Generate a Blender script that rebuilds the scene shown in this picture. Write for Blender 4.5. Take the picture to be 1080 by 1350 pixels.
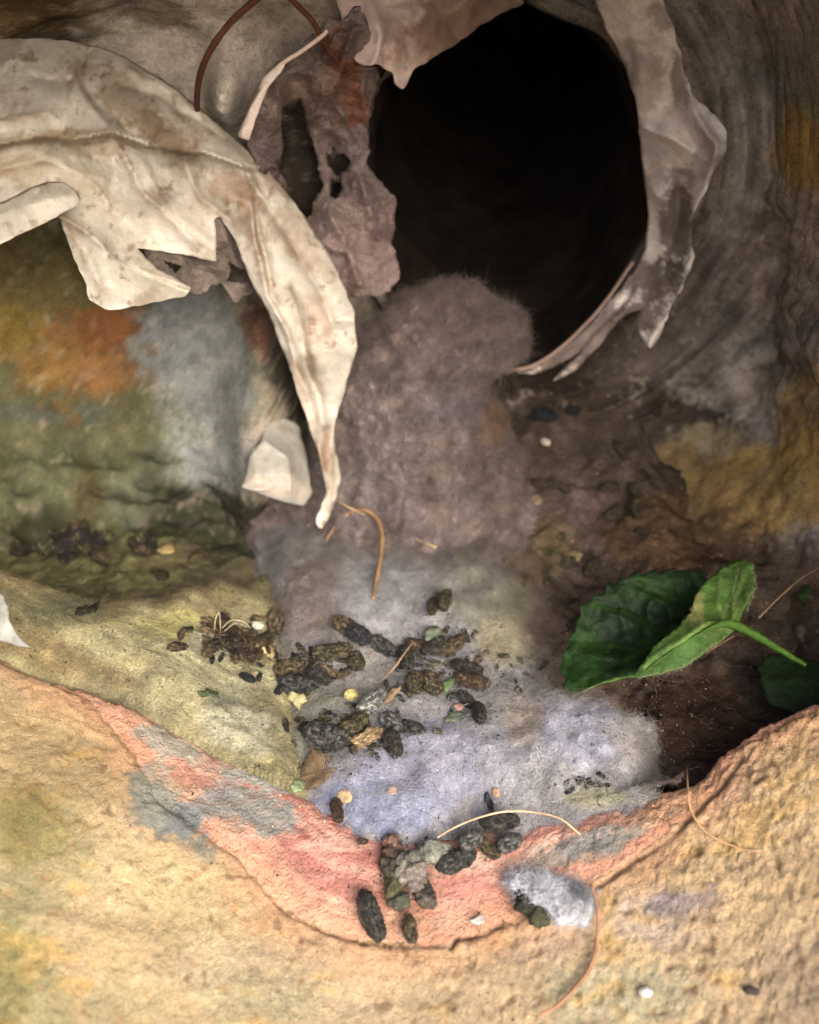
import bpy, math, random
import numpy as np
from mathutils import Vector, Matrix
from mathutils.geometry import delaunay_2d_cdt

for o in list(bpy.data.objects):
    bpy.data.objects.remove(o)
SC = bpy.context.scene
COL = SC.collection
R = math.radians

# ------------------------------------------------------------------ camera
PITCH = R(35.0)
FOC = 1200.0                      # focal length in photo pixels (1080 x 1350)
CAM = np.array([0.0, -0.20, 0.20])
RGT = np.array([1.0, 0, 0])
FWD = np.array([0, math.cos(PITCH), -math.sin(PITCH)])
UPV = np.array([0, math.sin(PITCH), math.cos(PITCH)])
cd = bpy.data.cameras.new('camera')
cam = bpy.data.objects.new('camera', cd)
COL.objects.link(cam)
cam.location = CAM
cam.rotation_euler = (math.pi / 2 - PITCH, 0, 0)
cd.sensor_fit = 'VERTICAL'
cd.sensor_height = 36.0
cd.lens = 36.0 * FOC / 1350.0
cd.clip_start = 0.01
cd.clip_end = 50
cd.dof.use_dof = True
cd.dof.focus_distance = 0.246
cd.dof.aperture_fstop = 9.5
SC.camera = cam

# ------------------------------------------------------------------ world, sun, exposure
SUN_POS = Vector((0.36, -0.82, 0.66)).normalized()
w = bpy.data.worlds.new('World')
SC.world = w
w.use_nodes = True
nt = w.node_tree
bg = nt.nodes['Background']
sky = nt.nodes.new('ShaderNodeTexSky')
sky.sky_type = 'NISHITA'
sky.sun_disc = False
sky.sun_elevation = math.asin(SUN_POS.z)
sky.sun_rotation = math.atan2(SUN_POS.x, SUN_POS.y)
sky.dust_density = 6.0
nt.links.new(sky.outputs[0], bg.inputs[0])
bg.inputs[1].default_value = 0.15
sl = bpy.data.lights.new('sun', 'SUN')
sl.energy = 1.1
sl.angle = R(45)
sl.color = (1.0, 0.93, 0.83)
sun = bpy.data.objects.new('sun', sl)
COL.objects.link(sun)
sun.rotation_euler = (-SUN_POS).to_track_quat('-Z', 'Y').to_euler()
sun.location = (0.6, -0.8, 1.0)
SC.view_settings.view_transform = 'Standard'
SC.view_settings.look = 'None'
SC.view_settings.exposure = 1.2
SC.view_settings.gamma = 1.0
SC.cycles.max_bounces = 8
SC.cycles.diffuse_bounces = 5
SC.cycles.use_denoising = True

rng = np.random.default_rng(7)
random.seed(7)

# ------------------------------------------------------------------ maths helpers
def ray(px, py):
    px = np.asarray(px, float); py = np.asarray(py, float)
    a = (px - 540) / FOC; b = (675 - py) / FOC
    return FWD + a[..., None] * RGT + b[..., None] * UPV

def unproj(px, py, t):
    """world point seen at a photo pixel at depth t"""
    return CAM + ray(px, py) * np.asarray(t, float)[..., None]

def proj(P):
    d = np.asarray(P) - CAM
    t = d @ FWD
    return 540 + FOC * (d @ RGT) / t, 675 - FOC * (d @ UPV) / t

def _hash(ix, iy, iz, seed):
    h = (ix.astype(np.uint32) * np.uint32(374761393) + iy.astype(np.uint32) * np.uint32(668265263)
         + iz.astype(np.uint32) * np.uint32(2147483647) + np.uint32((seed * 974634777) & 0xffffffff))
    h = (h ^ (h >> np.uint32(13))) * np.uint32(1274126177)
    h = (h ^ (h >> np.uint32(15))) * np.uint32(2246822519)
    h = h ^ (h >> np.uint32(16))
    return h.astype(np.float64) / 4294967295.0

def vn(P, freq, seed=0):
    """value noise -1..1"""
    Q = np.asarray(P) * freq + 1000.37 + seed * 17.13
    I = np.floor(Q).astype(np.int64)
    F = Q - I
    F = F * F * F * (F * (F * 6 - 15) + 10)
    r = 0
    for dx in (0, 1):
        wx = F[..., 0] if dx else 1 - F[..., 0]
        for dy in (0, 1):
            wy = F[..., 1] if dy else 1 - F[..., 1]
            for dz in (0, 1):
                wz = F[..., 2] if dz else 1 - F[..., 2]
                r = r + wx * wy * wz * _hash(I[..., 0] + dx, I[..., 1] + dy, I[..., 2] + dz, seed)
    return r * 2 - 1

ROT = np.array([[0.36, 0.48, -0.8], [-0.8, 0.6, 0], [0.48, 0.64, 0.6]])
def fbm(P, freq, octaves=4, seed=0, gain=0.5):
    P = np.asarray(P); r = 0; a = 1.0; s = 0
    for k in range(octaves):
        r = r + a * vn(P, freq, seed + k); s += a
        P = P @ ROT; freq *= 2.03; a *= gain
    return r / s

def ridged(P, freq, octaves=3, seed=0):
    P = np.asarray(P); r = 0; a = 1.0; s = 0
    for k in range(octaves):
        r = r + a * (1 - np.abs(vn(P, freq, seed + k)) * 1.6); s += a
        P = P @ ROT; freq *= 1.9; a *= 0.5
    return r / s

def sstep(a, b, x):
    t = np.clip((x - a) / (b - a), 0, 1)
    return t * t * (3 - 2 * t)

def poly_d(px, py, pts):
    """distance to an open polyline"""
    d = np.full(np.shape(px), 1e9)
    for (x0, y0), (x1, y1) in zip(pts[:-1], pts[1:]):
        vx, vy = x1 - x0, y1 - y0
        t = np.clip(((px - x0) * vx + (py - y0) * vy) / (vx * vx + vy * vy + 1e-18), 0, 1)
        d = np.minimum(d, np.hypot(px - x0 - t * vx, py - y0 - t * vy))
    return d

def inside(px, py, pts):
    r = np.zeros(np.shape(px), bool)
    n = len(pts)
    for i in range(n):
        x0, y0 = pts[i]; x1, y1 = pts[(i + 1) % n]
        if y0 == y1:
            continue
        c = ((y0 > py) != (y1 > py)) & (px < (x1 - x0) * (py - y0) / (y1 - y0) + x0)
        r ^= c
    return r

def sdf(px, py, pts):
    d = poly_d(px, py, list(pts) + [pts[0]])
    return np.where(inside(px, py, pts), d, -d)

def lin(c):
    c = np.asarray(c, float) / 255.0
    return np.where(c <= 0.04045, c / 12.92, ((c + 0.055) / 1.055) ** 2.4)

def paint(P, base, blobs, seed=3, wob=0.35, wf=45.0, sat=0.85):
    """albedo per vertex: base colour plus irregular patches; each patch = (px, py, rx, ry, angle, colour, weight)"""
    x, y = proj(P)
    n = len(P)
    C = np.tile(lin(base), (n, 1))
    w1 = fbm(P, wf, 4, seed); w2 = fbm(P, wf * 3.2, 3, seed + 9) + .9 * fbm(P, wf * 11, 3, seed + 14)
    for b in blobs:
        px, py, rx, ry, an, col, wt = b
        ca, sa = math.cos(R(an)), math.sin(R(an))
        u = ((x - px) * ca + (y - py) * sa) / rx
        v = (-(x - px) * sa + (y - py) * ca) / ry
        d = np.sqrt(u * u + v * v) + wob * 1.6 * w1 + wob * 0.8 * w2
        m = wt * sstep(1.2, 0.72, d)
        C = C * (1 - m[:, None]) + lin(col) * m[:, None]
    return desat(C, sat)

def desat(C, k):
    g = (C @ np.array([.3, .55, .15]))[:, None]
    return g + (C - g) * k

def mottle(C, P, amt=0.25, freq=120, seed=5, octaves=4):
    return np.clip(C * (1 + amt * 1.8 * fbm(P, freq, octaves, seed))[:, None], 0.004, 0.95)

# ------------------------------------------------------------------ mesh helpers
def mesh_np(name, V, F, C=None, smooth=True):
    me = bpy.data.meshes.new(name)
    V = np.asarray(V, np.float32)
    me.vertices.add(len(V))
    me.vertices.foreach_set('co', V.ravel())
    if isinstance(F, np.ndarray):
        k = F.shape[1]; nf = len(F)
        idx = F.ravel().astype(np.int32)
        starts = np.arange(0, nf * k, k, dtype=np.int32)
    else:
        lens = [len(f) for f in F]; nf = len(F)
        idx = np.array([i for f in F for i in f], np.int32)
        starts = np.concatenate([[0], np.cumsum(lens)[:-1]]).astype(np.int32)
    me.loops.add(len(idx))
    me.loops.foreach_set('vertex_index', idx)
    me.polygons.add(nf)
    me.polygons.foreach_set('loop_start', starts)
    me.update(calc_edges=True)
    me.validate()
    if smooth:
        me.polygons.foreach_set('use_smooth', np.ones(len(me.polygons), bool))
    if C is not None:
        set_col(me, C)
    return me

def set_col(me, C):
    a = me.color_attributes.new('Col', 'FLOAT_COLOR', 'POINT')
    A = np.ones((len(me.vertices), 4), np.float32)
    A[:, :3] = C
    a.data.foreach_set('color', A.ravel())

def tag(o, label=None, cat=None, group=None, kind=None):
    if label: o['label'] = label
    if cat: o['category'] = cat
    if group: o['group'] = group
    if kind: o['kind'] = kind
    return o

def empty(name, loc, label, cat, group=None):
    o = bpy.data.objects.new(name, None)
    COL.objects.link(o)
    o.location = loc
    o.empty_display_size = 0.01
    return tag(o, label, cat, group)

def wloc(o):
    v = np.zeros(3)
    while o is not None:
        v = v + np.array(o.location); o = o.parent
    return v

def obj(name, V, F, mat, parent=None, C=None, smooth=True, origin=None):
    """one mesh object; V in world coordinates"""
    base = wloc(parent) if parent is not None else np.zeros(3)
    loc = np.zeros(3) if origin is None else np.asarray(origin, float) - base
    me = mesh_np(name, np.asarray(V) - base - loc, F, C, smooth)
    me.materials.append(mat)
    o = bpy.data.objects.new(name, me)
    COL.objects.link(o)
    if parent is not None:
        o.parent = parent
    o.location = loc
    return o

def grid_faces(nu, nv):
    i = np.arange((nu - 1) * (nv - 1))
    a = (i // (nv - 1)) * nv + i % (nv - 1)
    return np.stack([a, a + nv, a + nv + 1, a + 1], 1)

def normals(V, F):
    N = np.zeros_like(V)
    fn = np.cross(V[F[:, 2]] - V[F[:, 0]], V[F[:, -1]] - V[F[:, 1]]) if F.shape[1] == 4 else np.cross(V[F[:, 1]] - V[F[:, 0]], V[F[:, 2]] - V[F[:, 0]])
    for k in range(F.shape[1]):
        for c in range(3):
            N[:, c] += np.bincount(F[:, k], fn[:, c], len(V))
    return N / (np.linalg.norm(N, axis=1, keepdims=True) + 1e-20)

def tube(path, rad, sides=8, caps=True):
    """tube along a polyline: radius a number or one per point"""
    P = np.asarray(path, float)
    n = len(P)
    rad = np.broadcast_to(np.asarray(rad, float), (n,))
    T = np.gradient(P, axis=0)
    T /= np.linalg.norm(T, axis=1, keepdims=True) + 1e-20
    a = np.array([0.31, 0.2, 0.93])
    V = []
    for i in range(n):
        u = np.cross(T[i], a); u /= np.linalg.norm(u) + 1e-12
        v = np.cross(T[i], u)
        for k in range(sides):
            t = 2 * math.pi * k / sides
            V.append(P[i] + rad[i] * (math.cos(t) * u + math.sin(t) * v))
    F = []
    for i in range(n - 1):
        for k in range(sides):
            k2 = (k + 1) % sides
            F.append((i * sides + k, i * sides + k2, (i + 1) * sides + k2, (i + 1) * sides + k))
    if caps:
        F.append(tuple(range(sides - 1, -1, -1)))
        F.append(tuple(range((n - 1) * sides, n * sides)))
    return np.array(V), F

def smooth_path(pts, n=24):
    """Catmull-Rom through points"""
    P = np.asarray(pts, float)
    P = np.vstack([2 * P[0] - P[1], P, 2 * P[-1] - P[-2]])
    out = []
    m = len(P) - 3
    for i in range(m):
        for s in np.linspace(0, 1, max(2, n // m), endpoint=(i == m - 1)):
            a, b, c, d = P[i], P[i + 1], P[i + 2], P[i + 3]
            out.append(0.5 * (2 * b + (c - a) * s + (2 * a - 5 * b + 4 * c - d) * s * s + (3 * b - a - 3 * c + d) * s ** 3))
    return np.array(out)

def fibres(P, N, C, length, rad, lift=0.35, seg=3, curl=0.6, along=None, rs=None):
    """many thin three-sided strands in one mesh; returns V, F, Cv"""
    rs = rs or rng
    n = len(P)
    t = rs.normal(size=(n, 3))
    if along is not None:
        t = t * 0.35 + np.asarray(along) * np.where(rs.random(n) < 0.5, 1, -1)[:, None]
    t -= (t * N).sum(1, keepdims=True) * N
    t /= np.linalg.norm(t, axis=1, keepdims=True) + 1e-12
    L = length * (0.45 + 1.1 * rs.random(n))
    lf = lift * rs.random(n)
    b = np.cross(N, t)
    c1 = curl * rs.normal(size=n); c2 = -0.5 * lf - 0.35 * rs.random(n)
    V = np.zeros((n, seg + 1, 3, 3))
    for k in range(seg + 1):
        s = k / seg - 0.35
        p = P + (t * s + b * (c1 * s * s)[:, None] + N * (lf * (0.35 + s) + c2 * s * s * 0.6)[:, None]) * L[:, None] + N * rad * 0.6
        for j in range(3):
            an = 2.094 * j
            r_ = rad * (1 - 0.35 * k / seg)
            V[:, k, j] = p + r_ * (math.cos(an) * b + math.sin(an) * N)
    q = []
    for k in range(seg):
        for j in range(3):
            j2 = (j + 1) % 3
            q.append([k * 3 + j, k * 3 + j2, (k + 1) * 3 + j2, (k + 1) * 3 + j])
    q = np.array(q)
    F = (np.arange(n)[:, None, None] * ((seg + 1) * 3) + q[None]).reshape(-1, 4)
    return V.reshape(-1, 3), F, np.repeat(C, (seg + 1) * 3, 0)

# ------------------------------------------------------------------ materials
def material(name, colour=None, var=(), bump=(), rough=0.9, spec=0.25, sheen=0.0, trans=0.0, attr=True, stretch=None):
    """Principled on the vertex albedo (or a flat albedo) x noise, with layered noise bump. var / bump: (scale 1/m, amount)"""
    m = bpy.data.materials.new(name)
    m.use_nodes = True
    t = m.node_tree; N = t.nodes; L = t.links
    p = N['Principled BSDF']
    p.inputs['Roughness'].default_value = rough
    p.inputs['Specular IOR Level'].default_value = spec
    if sheen:
        p.inputs['Sheen Weight'].default_value = sheen
    tc = N.new('ShaderNodeTexCoord')
    vec = tc.outputs['Object']
    if stretch:
        mp = N.new('ShaderNodeMapping'); mp.inputs['Scale'].default_value = stretch
        L.new(vec, mp.inputs[0]); vec = mp.outputs[0]
    if attr:
        a = N.new('ShaderNodeAttribute'); a.attribute_name = 'Col'
        c = a.outputs['Color']
    else:
        a = N.new('ShaderNodeRGB'); a.outputs[0].default_value = (*lin(colour), 1)
        c = a.outputs[0]
    for sc, amt in var:
        nz = N.new('ShaderNodeTexNoise'); nz.inputs['Scale'].default_value = sc
        nz.inputs['Detail'].default_value = 5; nz.inputs['Roughness'].default_value = 0.6
        L.new(vec, nz.inputs['Vector'])
        mr = N.new('ShaderNodeMapRange')
        mr.inputs['From Min'].default_value = 0.25; mr.inputs['From Max'].default_value = 0.75
        mr.inputs['To Min'].default_value = 1 - amt; mr.inputs['To Max'].default_value = 1 + amt
        L.new(nz.outputs['Fac'], mr.inputs['Value'])
        mx = N.new('ShaderNodeVectorMath'); mx.operation = 'SCALE'
        L.new(c, mx.inputs[0]); L.new(mr.outputs[0], mx.inputs['Scale'])
        c = mx.outputs[0]
    L.new(c, p.inputs['Base Color'])
    prev = None
    for sc, dist in bump:
        nz = N.new('ShaderNodeTexNoise'); nz.inputs['Scale'].default_value = sc
        nz.inputs['Detail'].default_value = 4
        L.new(vec, nz.inputs['Vector'])
        b = N.new('ShaderNodeBump'); b.inputs['Distance'].default_value = dist
        b.inputs['Strength'].default_value = 1.0
        L.new(nz.outputs['Fac'], b.inputs['Height'])
        if prev: L.new(prev, b.inputs['Normal'])
        prev = b.outputs[0]
    if prev: L.new(prev, p.inputs['Normal'])
    if trans:
        tl = N.new('ShaderNodeBsdfTranslucent'); L.new(c, tl.inputs['Color'])
        ms = N.new('ShaderNodeMixShader'); ms.inputs[0].default_value = trans
        L.new(p.outputs[0], ms.inputs[1]); L.new(tl.outputs[0], ms.inputs[2])
        L.new(ms.outputs[0], N['Material Output'].inputs['Surface'])
    return m

M_wall = material('masonry', var=[(220, .22), (900, .22)], bump=[(260, .0013), (1100, .0009), (3000, .0005)], rough=.95, spec=.15)
M_dirt = material('dirt', var=[(300, .3), (1200, .35)], bump=[(400, .0012), (1500, .0004)], rough=1, spec=.1)
M_coat = material('painted_render', var=[(90, .10), (420, .18), (1500, .22)], bump=[(700, .0006), (2000, .0006), (4500, .0005)], rough=.85, spec=.2)
M_brick = material('brick_clay', var=[(120, .12), (500, .16), (1800, .14)], bump=[(350, .0012), (1300, .0008), (3200, .0003)], rough=.9, spec=.2)
M_lint = material('lint', var=[(350, .20), (1400, .38)], bump=[(650, .0018), (1900, .0012)], rough=1, spec=.05, sheen=.15)
M_fib = material('fibre', rough=.9, spec=.1, sheen=.1)
M_vinyl = material('vinyl', var=[(60, .08), (350, .10), (1400, .10)], bump=[(260, .0005), (1400, .00015)], rough=.5, spec=.35, trans=.10)
M_liner = material('dirty_vinyl', var=[(180, .2), (900, .25)], bump=[(300, .0012), (1200, .0005)], rough=.9, spec=.15)
M_duct = material('duct_inside', var=[(80, .3), (500, .3)], bump=[(200, .001)], rough=.9, spec=.1)
M_drop = material('dropping', var=[(5, .5), (14, .85)], bump=[(9, .0016), (24, .0012)], rough=.5, spec=.5)
M_crumb = material('crumb', var=[(4, .4), (12, .6)], bump=[(6, .0010), (16, .0006)], rough=.8, spec=.3)
M_bit = material('litter', var=[(600, .25), (2000, .25)], bump=[(900, .0005)], rough=.8, spec=.25)
M_leaf = material('leaf_blade', var=[(120, .15), (700, .22)], bump=[(500, .0006), (1800, .0002)], rough=.62, spec=.22, trans=.16)
M_straw = material('straw', var=[(400, .2), (1500, .2)], rough=.6, spec=.3)
M_rust = material('rusty_wire', (84, 50, 36), attr=False, var=[(300, .3), (1200, .3)], bump=[(900, .0004)], rough=.8)

# ------------------------------------------------------------------ ground fields (metres)
def rim_z(x, y):
    """top of the broken masonry sill at the bottom of the hole"""
    s = 2.5 * x * x + 0.10 * np.maximum(y + .06, 0) + 0.30 * np.minimum(y + .06, 0)
    return s

def march(px, py, f, t0=.12, t1=.45, n=700):
    D = ray(px, py)
    out = np.full(np.shape(px), np.nan)
    for t in np.linspace(t0, t1, n):
        P = CAM + D * t
        hit = np.isnan(out) & (P[..., 2] <= f(P[..., 0], P[..., 1]))
        out[hit] = t
    return np.where(np.isnan(out), t1, out)

EDGE_PX = [(-330, 800), (-200, 815), (-80, 842), (0, 862), (60, 890), (110, 905), (160, 925), (210, 945), (260, 975), (300, 997), (340, 1018), (385, 1040),
           (430, 1062), (480, 1085), (530, 1098), (590, 1098), (640, 1085), (700, 1085), (760, 1072), (800, 1060), (850, 1045), (895, 1035),
           (930, 1015), (950, 985), (985, 965), (1030, 940), (1080, 918), (1160, 880), (1300, 830), (1450, 800)]
e = np.array(EDGE_PX, float)
EP = unproj(e[:, 0], e[:, 1], march(e[:, 0], e[:, 1], rim_z))
def edge_y(x):
    return np.interp(x, EP[:, 0], EP[:, 1])

def floor_z(x, y):
    P = np.stack([x, y, np.zeros_like(x)], -1)
    b = np.where(x < 0, np.minimum(1.9 * x * x, .022) * sstep(.075, .0, y) + .004 * sstep(.0, .075, y), np.minimum(1.2 * np.maximum(x - .02, 0) ** 2 * 1.0, .012))
    lump = .0022 * fbm(P, 60, 4, 21) + .0011 * fbm(P, 240, 3, 22)
    dip = .005 * sstep(.075, .12, x) * sstep(.03, -.02, y)          # dark gap behind the right of the sill
    back = .012 * sstep(.045, .10, y) * sstep(.02, .06, x) + .010 * sstep(.07, .125, x) * sstep(.0, .05, y)   # dirt banked against the wall
    back = back + .020 * sstep(.070, .118, y) ** 2 * sstep(.02, .05, x) * sstep(.105, .075, x + .006 * fbm(P, 60, 2, 25)) - .012 * sstep(.085, .11, x) * sstep(.03, .07, y)
    clod = .004 * (ridged(P, 55, 3, 24) - .5) * sstep(.02, .05, x)
    lf = .009 * sstep(-.03, -.06, x)
    return b - .006 - lf + lump * 1.4 - dip + back + clod

def to_plane(pts, z):
    p = np.array(pts, float)
    D = ray(p[:, 0], p[:, 1])
    t = (z - CAM[2]) / D[:, 2]
    W = CAM + D * t[:, None]
    return [tuple(v) for v in W[:, :2]]

LINT_PX = [(345, 680), (333, 760), (350, 830), (322, 880), (352, 950), (395, 1005), (425, 1055), (470, 1092), (530, 1108), (590, 1088),
           (645, 1075), (700, 1092), (780, 1078), (860, 1058), (925, 1020), (932, 940), (890, 890), (800, 872), (752, 875), (742, 850),
           (735, 800), (715, 740), (700, 660), (560, 640), (430, 640)]
INSU_PX = [(-260, 735), (-120, 735), (0, 740), (110, 752), (180, 735), (250, 715), (320, 690), (380, 700), (400, 800), (400, 900), (430, 1030), (390, 1052),
           (330, 1026), (260, 988), (200, 956), (130, 922), (80, 930), (0, 940), (-120, 950), (-260, 950)]
LINT_W = to_plane(LINT_PX, .006)
INSU_W = to_plane(INSU_PX, .014)
TROUGH = to_plane([(-40, 812), (40, 818), (130, 812), (215, 792), (285, 758), (330, 715)], .014)
TROUGH2 = to_plane([(60, 775), (150, 765), (230, 722)], .014)

def lint_field(x, y, full=True):
    P = np.stack([x, y, np.zeros_like(x)], -1)
    rgt = sstep(.015, .05, x)
    d = sdf(x, y, LINT_W) + (.0035 + .006 * rgt) * fbm(P, 110, 4, 31) - .001 * rgt - .03 * sstep(.068, .085, x)
    prof = sstep(-.001, .012 + .020 * rgt, d)
    base = np.maximum(floor_z(x, y), np.where(y < edge_y(x) + .004, rim_z(x, y), -1))
    base = np.maximum(base, .85 * rim_z(x, y) * sstep(.03, .005, y - edge_y(x)) * sstep(.085, .05, x) - .01 * sstep(.05, .085, x))
    lump = .0042 * fbm(P, 75, 3, 33) + .0012 * fbm(P, 260, 3, 34) + .0004 * fbm(P, 800, 2, 35)
    mound = .007 * np.exp(-((x - .05) / .03) ** 2 - ((y + .03) / .02) ** 2) + .006 * np.exp(-((x + .02) / .03) ** 2 - ((y - .03) / .03) ** 2)
    return base + prof * (.0055 + lump + mound) - .0025 * (1 - prof), d

def insu_field(x, y):
    P = np.stack([x, y, np.zeros_like(x)], -1)
    d = sdf(x, y, INSU_W) + .004 * fbm(P, 90, 3, 41)
    prof = sstep(-.001, .014, d)
    base = np.maximum(floor_z(x, y), (rim_z(x, y) - .0015) * sstep(.055, .0, y - edge_y(x)))
    Ps = P * np.array([.45, 1.4, 1]) + np.array([0, .5, 0]) * x[..., None]
    lump = .0042 * fbm(Ps, 70, 3, 43) + .0016 * fbm(Ps, 300, 3, 44) + .0010 * fbm(Ps, 800, 3, 45)
    fold = .008 * np.exp(-((y - .012 - .25 * (x + .08)) / .007) ** 2) * sstep(-.03, -.05, x)
    tr = poly_d(x + .003 * vn(P, 60, 46), y, TROUGH)
    tr2 = poly_d(x, y + .003 * vn(P, 60, 47), TROUGH2)
    ty_ = np.interp(x, [v[0] for v in TROUGH], [v[1] for v in TROUGH])
    front = sstep(.004, -.004, y - ty_)
    slab = .009 * front + .004 * sstep(.35, .6, .5 + .9 * fbm(P, 34, 2, 48)) * (1 - front)
    left = sstep(-.045, -.075, x)
    lump = lump + left * (slab - .001)
    cut = .0120 * np.exp(-(tr / .006) ** 2) + .007 * np.exp(-(tr2 / .004) ** 2)
    z = base + prof * (.006 + lump + fold - cut) - .003 * (1 - prof)
    return np.where(y < edge_y(x) - .0005, np.minimum(z, rim_z(x, y) - .003), z), d

def top_exact(x, y):
    x = np.asarray(x, float); y = np.asarray(y, float)
    z = floor_z(x, y)
    l, dl = lint_field(x, y); z = np.maximum(z, np.where(dl > -.001, l, -1))
    i, di = insu_field(x, y); z = np.maximum(z, np.where(di > -.001, i, -1))
    return np.maximum(z, np.where(y < edge_y(x), rim_z(x, y) + .0008, -1))

# the same surface tabulated, so that hundreds of small things can be laid on it quickly
TX, TY = np.linspace(-.24, .23, 941), np.linspace(-.17, .135, 611)
_gx, _gy = np.meshgrid(TX, TY, indexing='ij')
TZ = top_exact(_gx.ravel(), _gy.ravel()).reshape(_gx.shape)
def top(x, y):
    u = np.clip((np.asarray(x, float) - TX[0]) / (TX[1] - TX[0]), 0, len(TX) - 1.001)
    v = np.clip((np.asarray(y, float) - TY[0]) / (TY[1] - TY[0]), 0, len(TY) - 1.001)
    i = u.astype(int); j = v.astype(int); fu = u - i; fv = v - j
    return (TZ[i, j] * (1 - fu) + TZ[i + 1, j] * fu) * (1 - fv) + (TZ[i, j + 1] * (1 - fu) + TZ[i + 1, j + 1] * fu) * fv

def hits(pts, f=top):
    p = np.array(pts, float)
    return unproj(p[:, 0], p[:, 1], march(p[:, 0], p[:, 1], f))

def hit1(px, py):
    return hits([(px, py)])[0]

def surf_n(x, y, h=.0025):
    zx = (top([x + h], [y]) - top([x - h], [y]))[0] / (2 * h)
    zy = (top([x], [y + h]) - top([x], [y - h]))[0] / (2 * h)
    v = np.array([-zx, -zy, 1.0])
    return v / np.linalg.norm(v)

# ------------------------------------------------------------------ the wall: one shell round the hole
AX, AZ = .033, .114
TH = [0, 20, 45, 70, 90, 115, 135, 155, 180, 205, 225, 250, 270, 295, 315, 340, 360]
RR = [.083, .083, .090, .098, .102, .106, .112, .150, .225, .240, .225, .165, .140, .132, .126, .100, .083]
def build_wall():
    nt_, ns_ = 900, 330
    th = np.linspace(0, 360, nt_)
    Rt = np.interp(th, TH, RR)
    k = np.ones(41) / 41
    Rt = np.convolve(np.concatenate([Rt[-21:-1], Rt, Rt[1:21]]), k, 'valid')
    S = np.linspace(0, 1, ns_)
    sk = np.array([0, .06, .30, .36, .44, .60, .74, .80, .84, .92, 1.0])
    V = np.zeros((nt_, ns_, 3))
    for i, (a, r0) in enumerate(zip(th, Rt)):
        left = sstep(120, 160, a) * sstep(260, 225, a)
        yb = .108 + .004 * left
        re_ = 1 / math.sqrt((math.cos(R(a)) / .0488) ** 2 + (math.sin(R(a)) / .0600) ** 2) - .0060 * math.sin(R(a))
        re_ += .0016 * math.sin(3 * R(a) + 1) + .0009 * math.sin(7 * R(a) + 2) + .0006 * math.sin(13 * R(a))
        rr = [re_, re_ + .001, max(r0 - .014, re_ + .006), r0 - .003, r0, r0 * 1.06, r0 * 1.13, r0 * 1.17, r0 * 1.24, .38, .75]
        yy = [.150, .118, yb, yb - .008, yb - .022, .030, -.045, -.068, -.080, -.085, -.09]
        up = sstep(85, 115, a) * sstep(175, 150, a)                    # the upper left slopes outward to the front
        rr[2] -= up * .026; rr[3] -= up * .024; rr[4] -= up * .016; rr[5] += up * .006; rr[6] += up * .012; rr[7] += up * .012
        rs_ = np.interp(S, sk, rr); ys_ = np.interp(S, sk, yy)
        V[i, :, 0] = AX + rs_ * math.cos(R(a))
        V[i, :, 1] = ys_
        V[i, :, 2] = AZ + rs_ * math.sin(R(a))
    # soften the corners along the profile
    for _ in range(6):
        V[:, 1:-1] = .25 * V[:, :-2] + .5 * V[:, 1:-1] + .25 * V[:, 2:]
    P = V.reshape(-1, 3)
    F = grid_faces(nt_, ns_)
    N = normals(P, F)
    px, py = proj(P)
    rad = np.hypot(P[:, 0] - AX, P[:, 2] - AZ)
    near = sstep(.6, .25, rad)
    ang = np.degrees(np.arctan2(P[:, 2] - AZ, P[:, 0] - AX)) % 360
    # the right side is smooth and swirled, the rest lumpy
    smoothside = sstep(.128, .106, rad) * ((ang > 275) | (ang < 100))
    mort = sstep(900, 960, px - .15 * (600 - py)) * sstep(150, 330, py)
    amp = .0045 * (1 - .92 * smoothside * (1 - mort))
    D = amp * fbm(P, 38, 4, 51) + .0016 * (1 - .7 * smoothside * (1 - mort)) * fbm(P, 150, 4, 52)
    # broken-rock faces low in the niche
    nic = sstep(420, 250, px) * sstep(480, 640, py) * sstep(-.06, .03, P[:, 1])
    nr = ridged(P * np.array([1, .6, 1.3]), 45, 3, 53)
    D += nic * .015 * (nr - .5)
    crust = sstep(1.15, .85, np.hypot((px - 118) / 115, (py - 462) / 62) + .5 * fbm(P, 70, 3, 58)) * (P[:, 1] > .02)
    D += crust * (.0015 + .0028 * (ridged(P, 170, 3, 59) - .4))
    mort = mort * sstep(620, 500, py)
    D += .007 * mort * fbm(P, 46, 3, 54) + .0015 * mort * (ridged(P, 120, 2, 57) - .5)
    angm = np.abs((ang + 180) % 360 - 180)                          # continuous across the seam
    sw = vn(np.stack([rad * 5.5, angm * .0005, P[:, 1] * 3.5], -1), 55, 55) + .8 * vn(np.stack([rad * 5, angm * .0005, P[:, 1] * 4], -1), 160, 56)
    D += .0007 * smoothside * sw
    # the niche wall turns inward beside the duct
    D -= .022 * np.exp(-((px - 305) / 26) ** 2 - ((py - 105) / 60) ** 2) * (P[:, 1] > .03)
    D -= .016 * np.exp(-((px - 305) / 40) ** 2 - ((py - 690) / 26) ** 2) * (P[:, 1] > .03)
    D -= .012 * np.exp(-((px - 60) / 120) ** 2 - ((py - 712) / 18) ** 2) * (P[:, 1] > .03)
    D -= .034 * np.exp(-((px - 365) / 45) ** 2 - ((py - 500) / 120) ** 2) * (P[:, 1] > .05)
    P = P + N * (D * near)[:, None]
    fw = sstep(410, 330, px) * sstep(.09, .012, P[:, 2]) * sstep(-.01, .05, P[:, 1])
    P[:, 1] -= .030 * fw
    base = (172, 158, 145)
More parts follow.
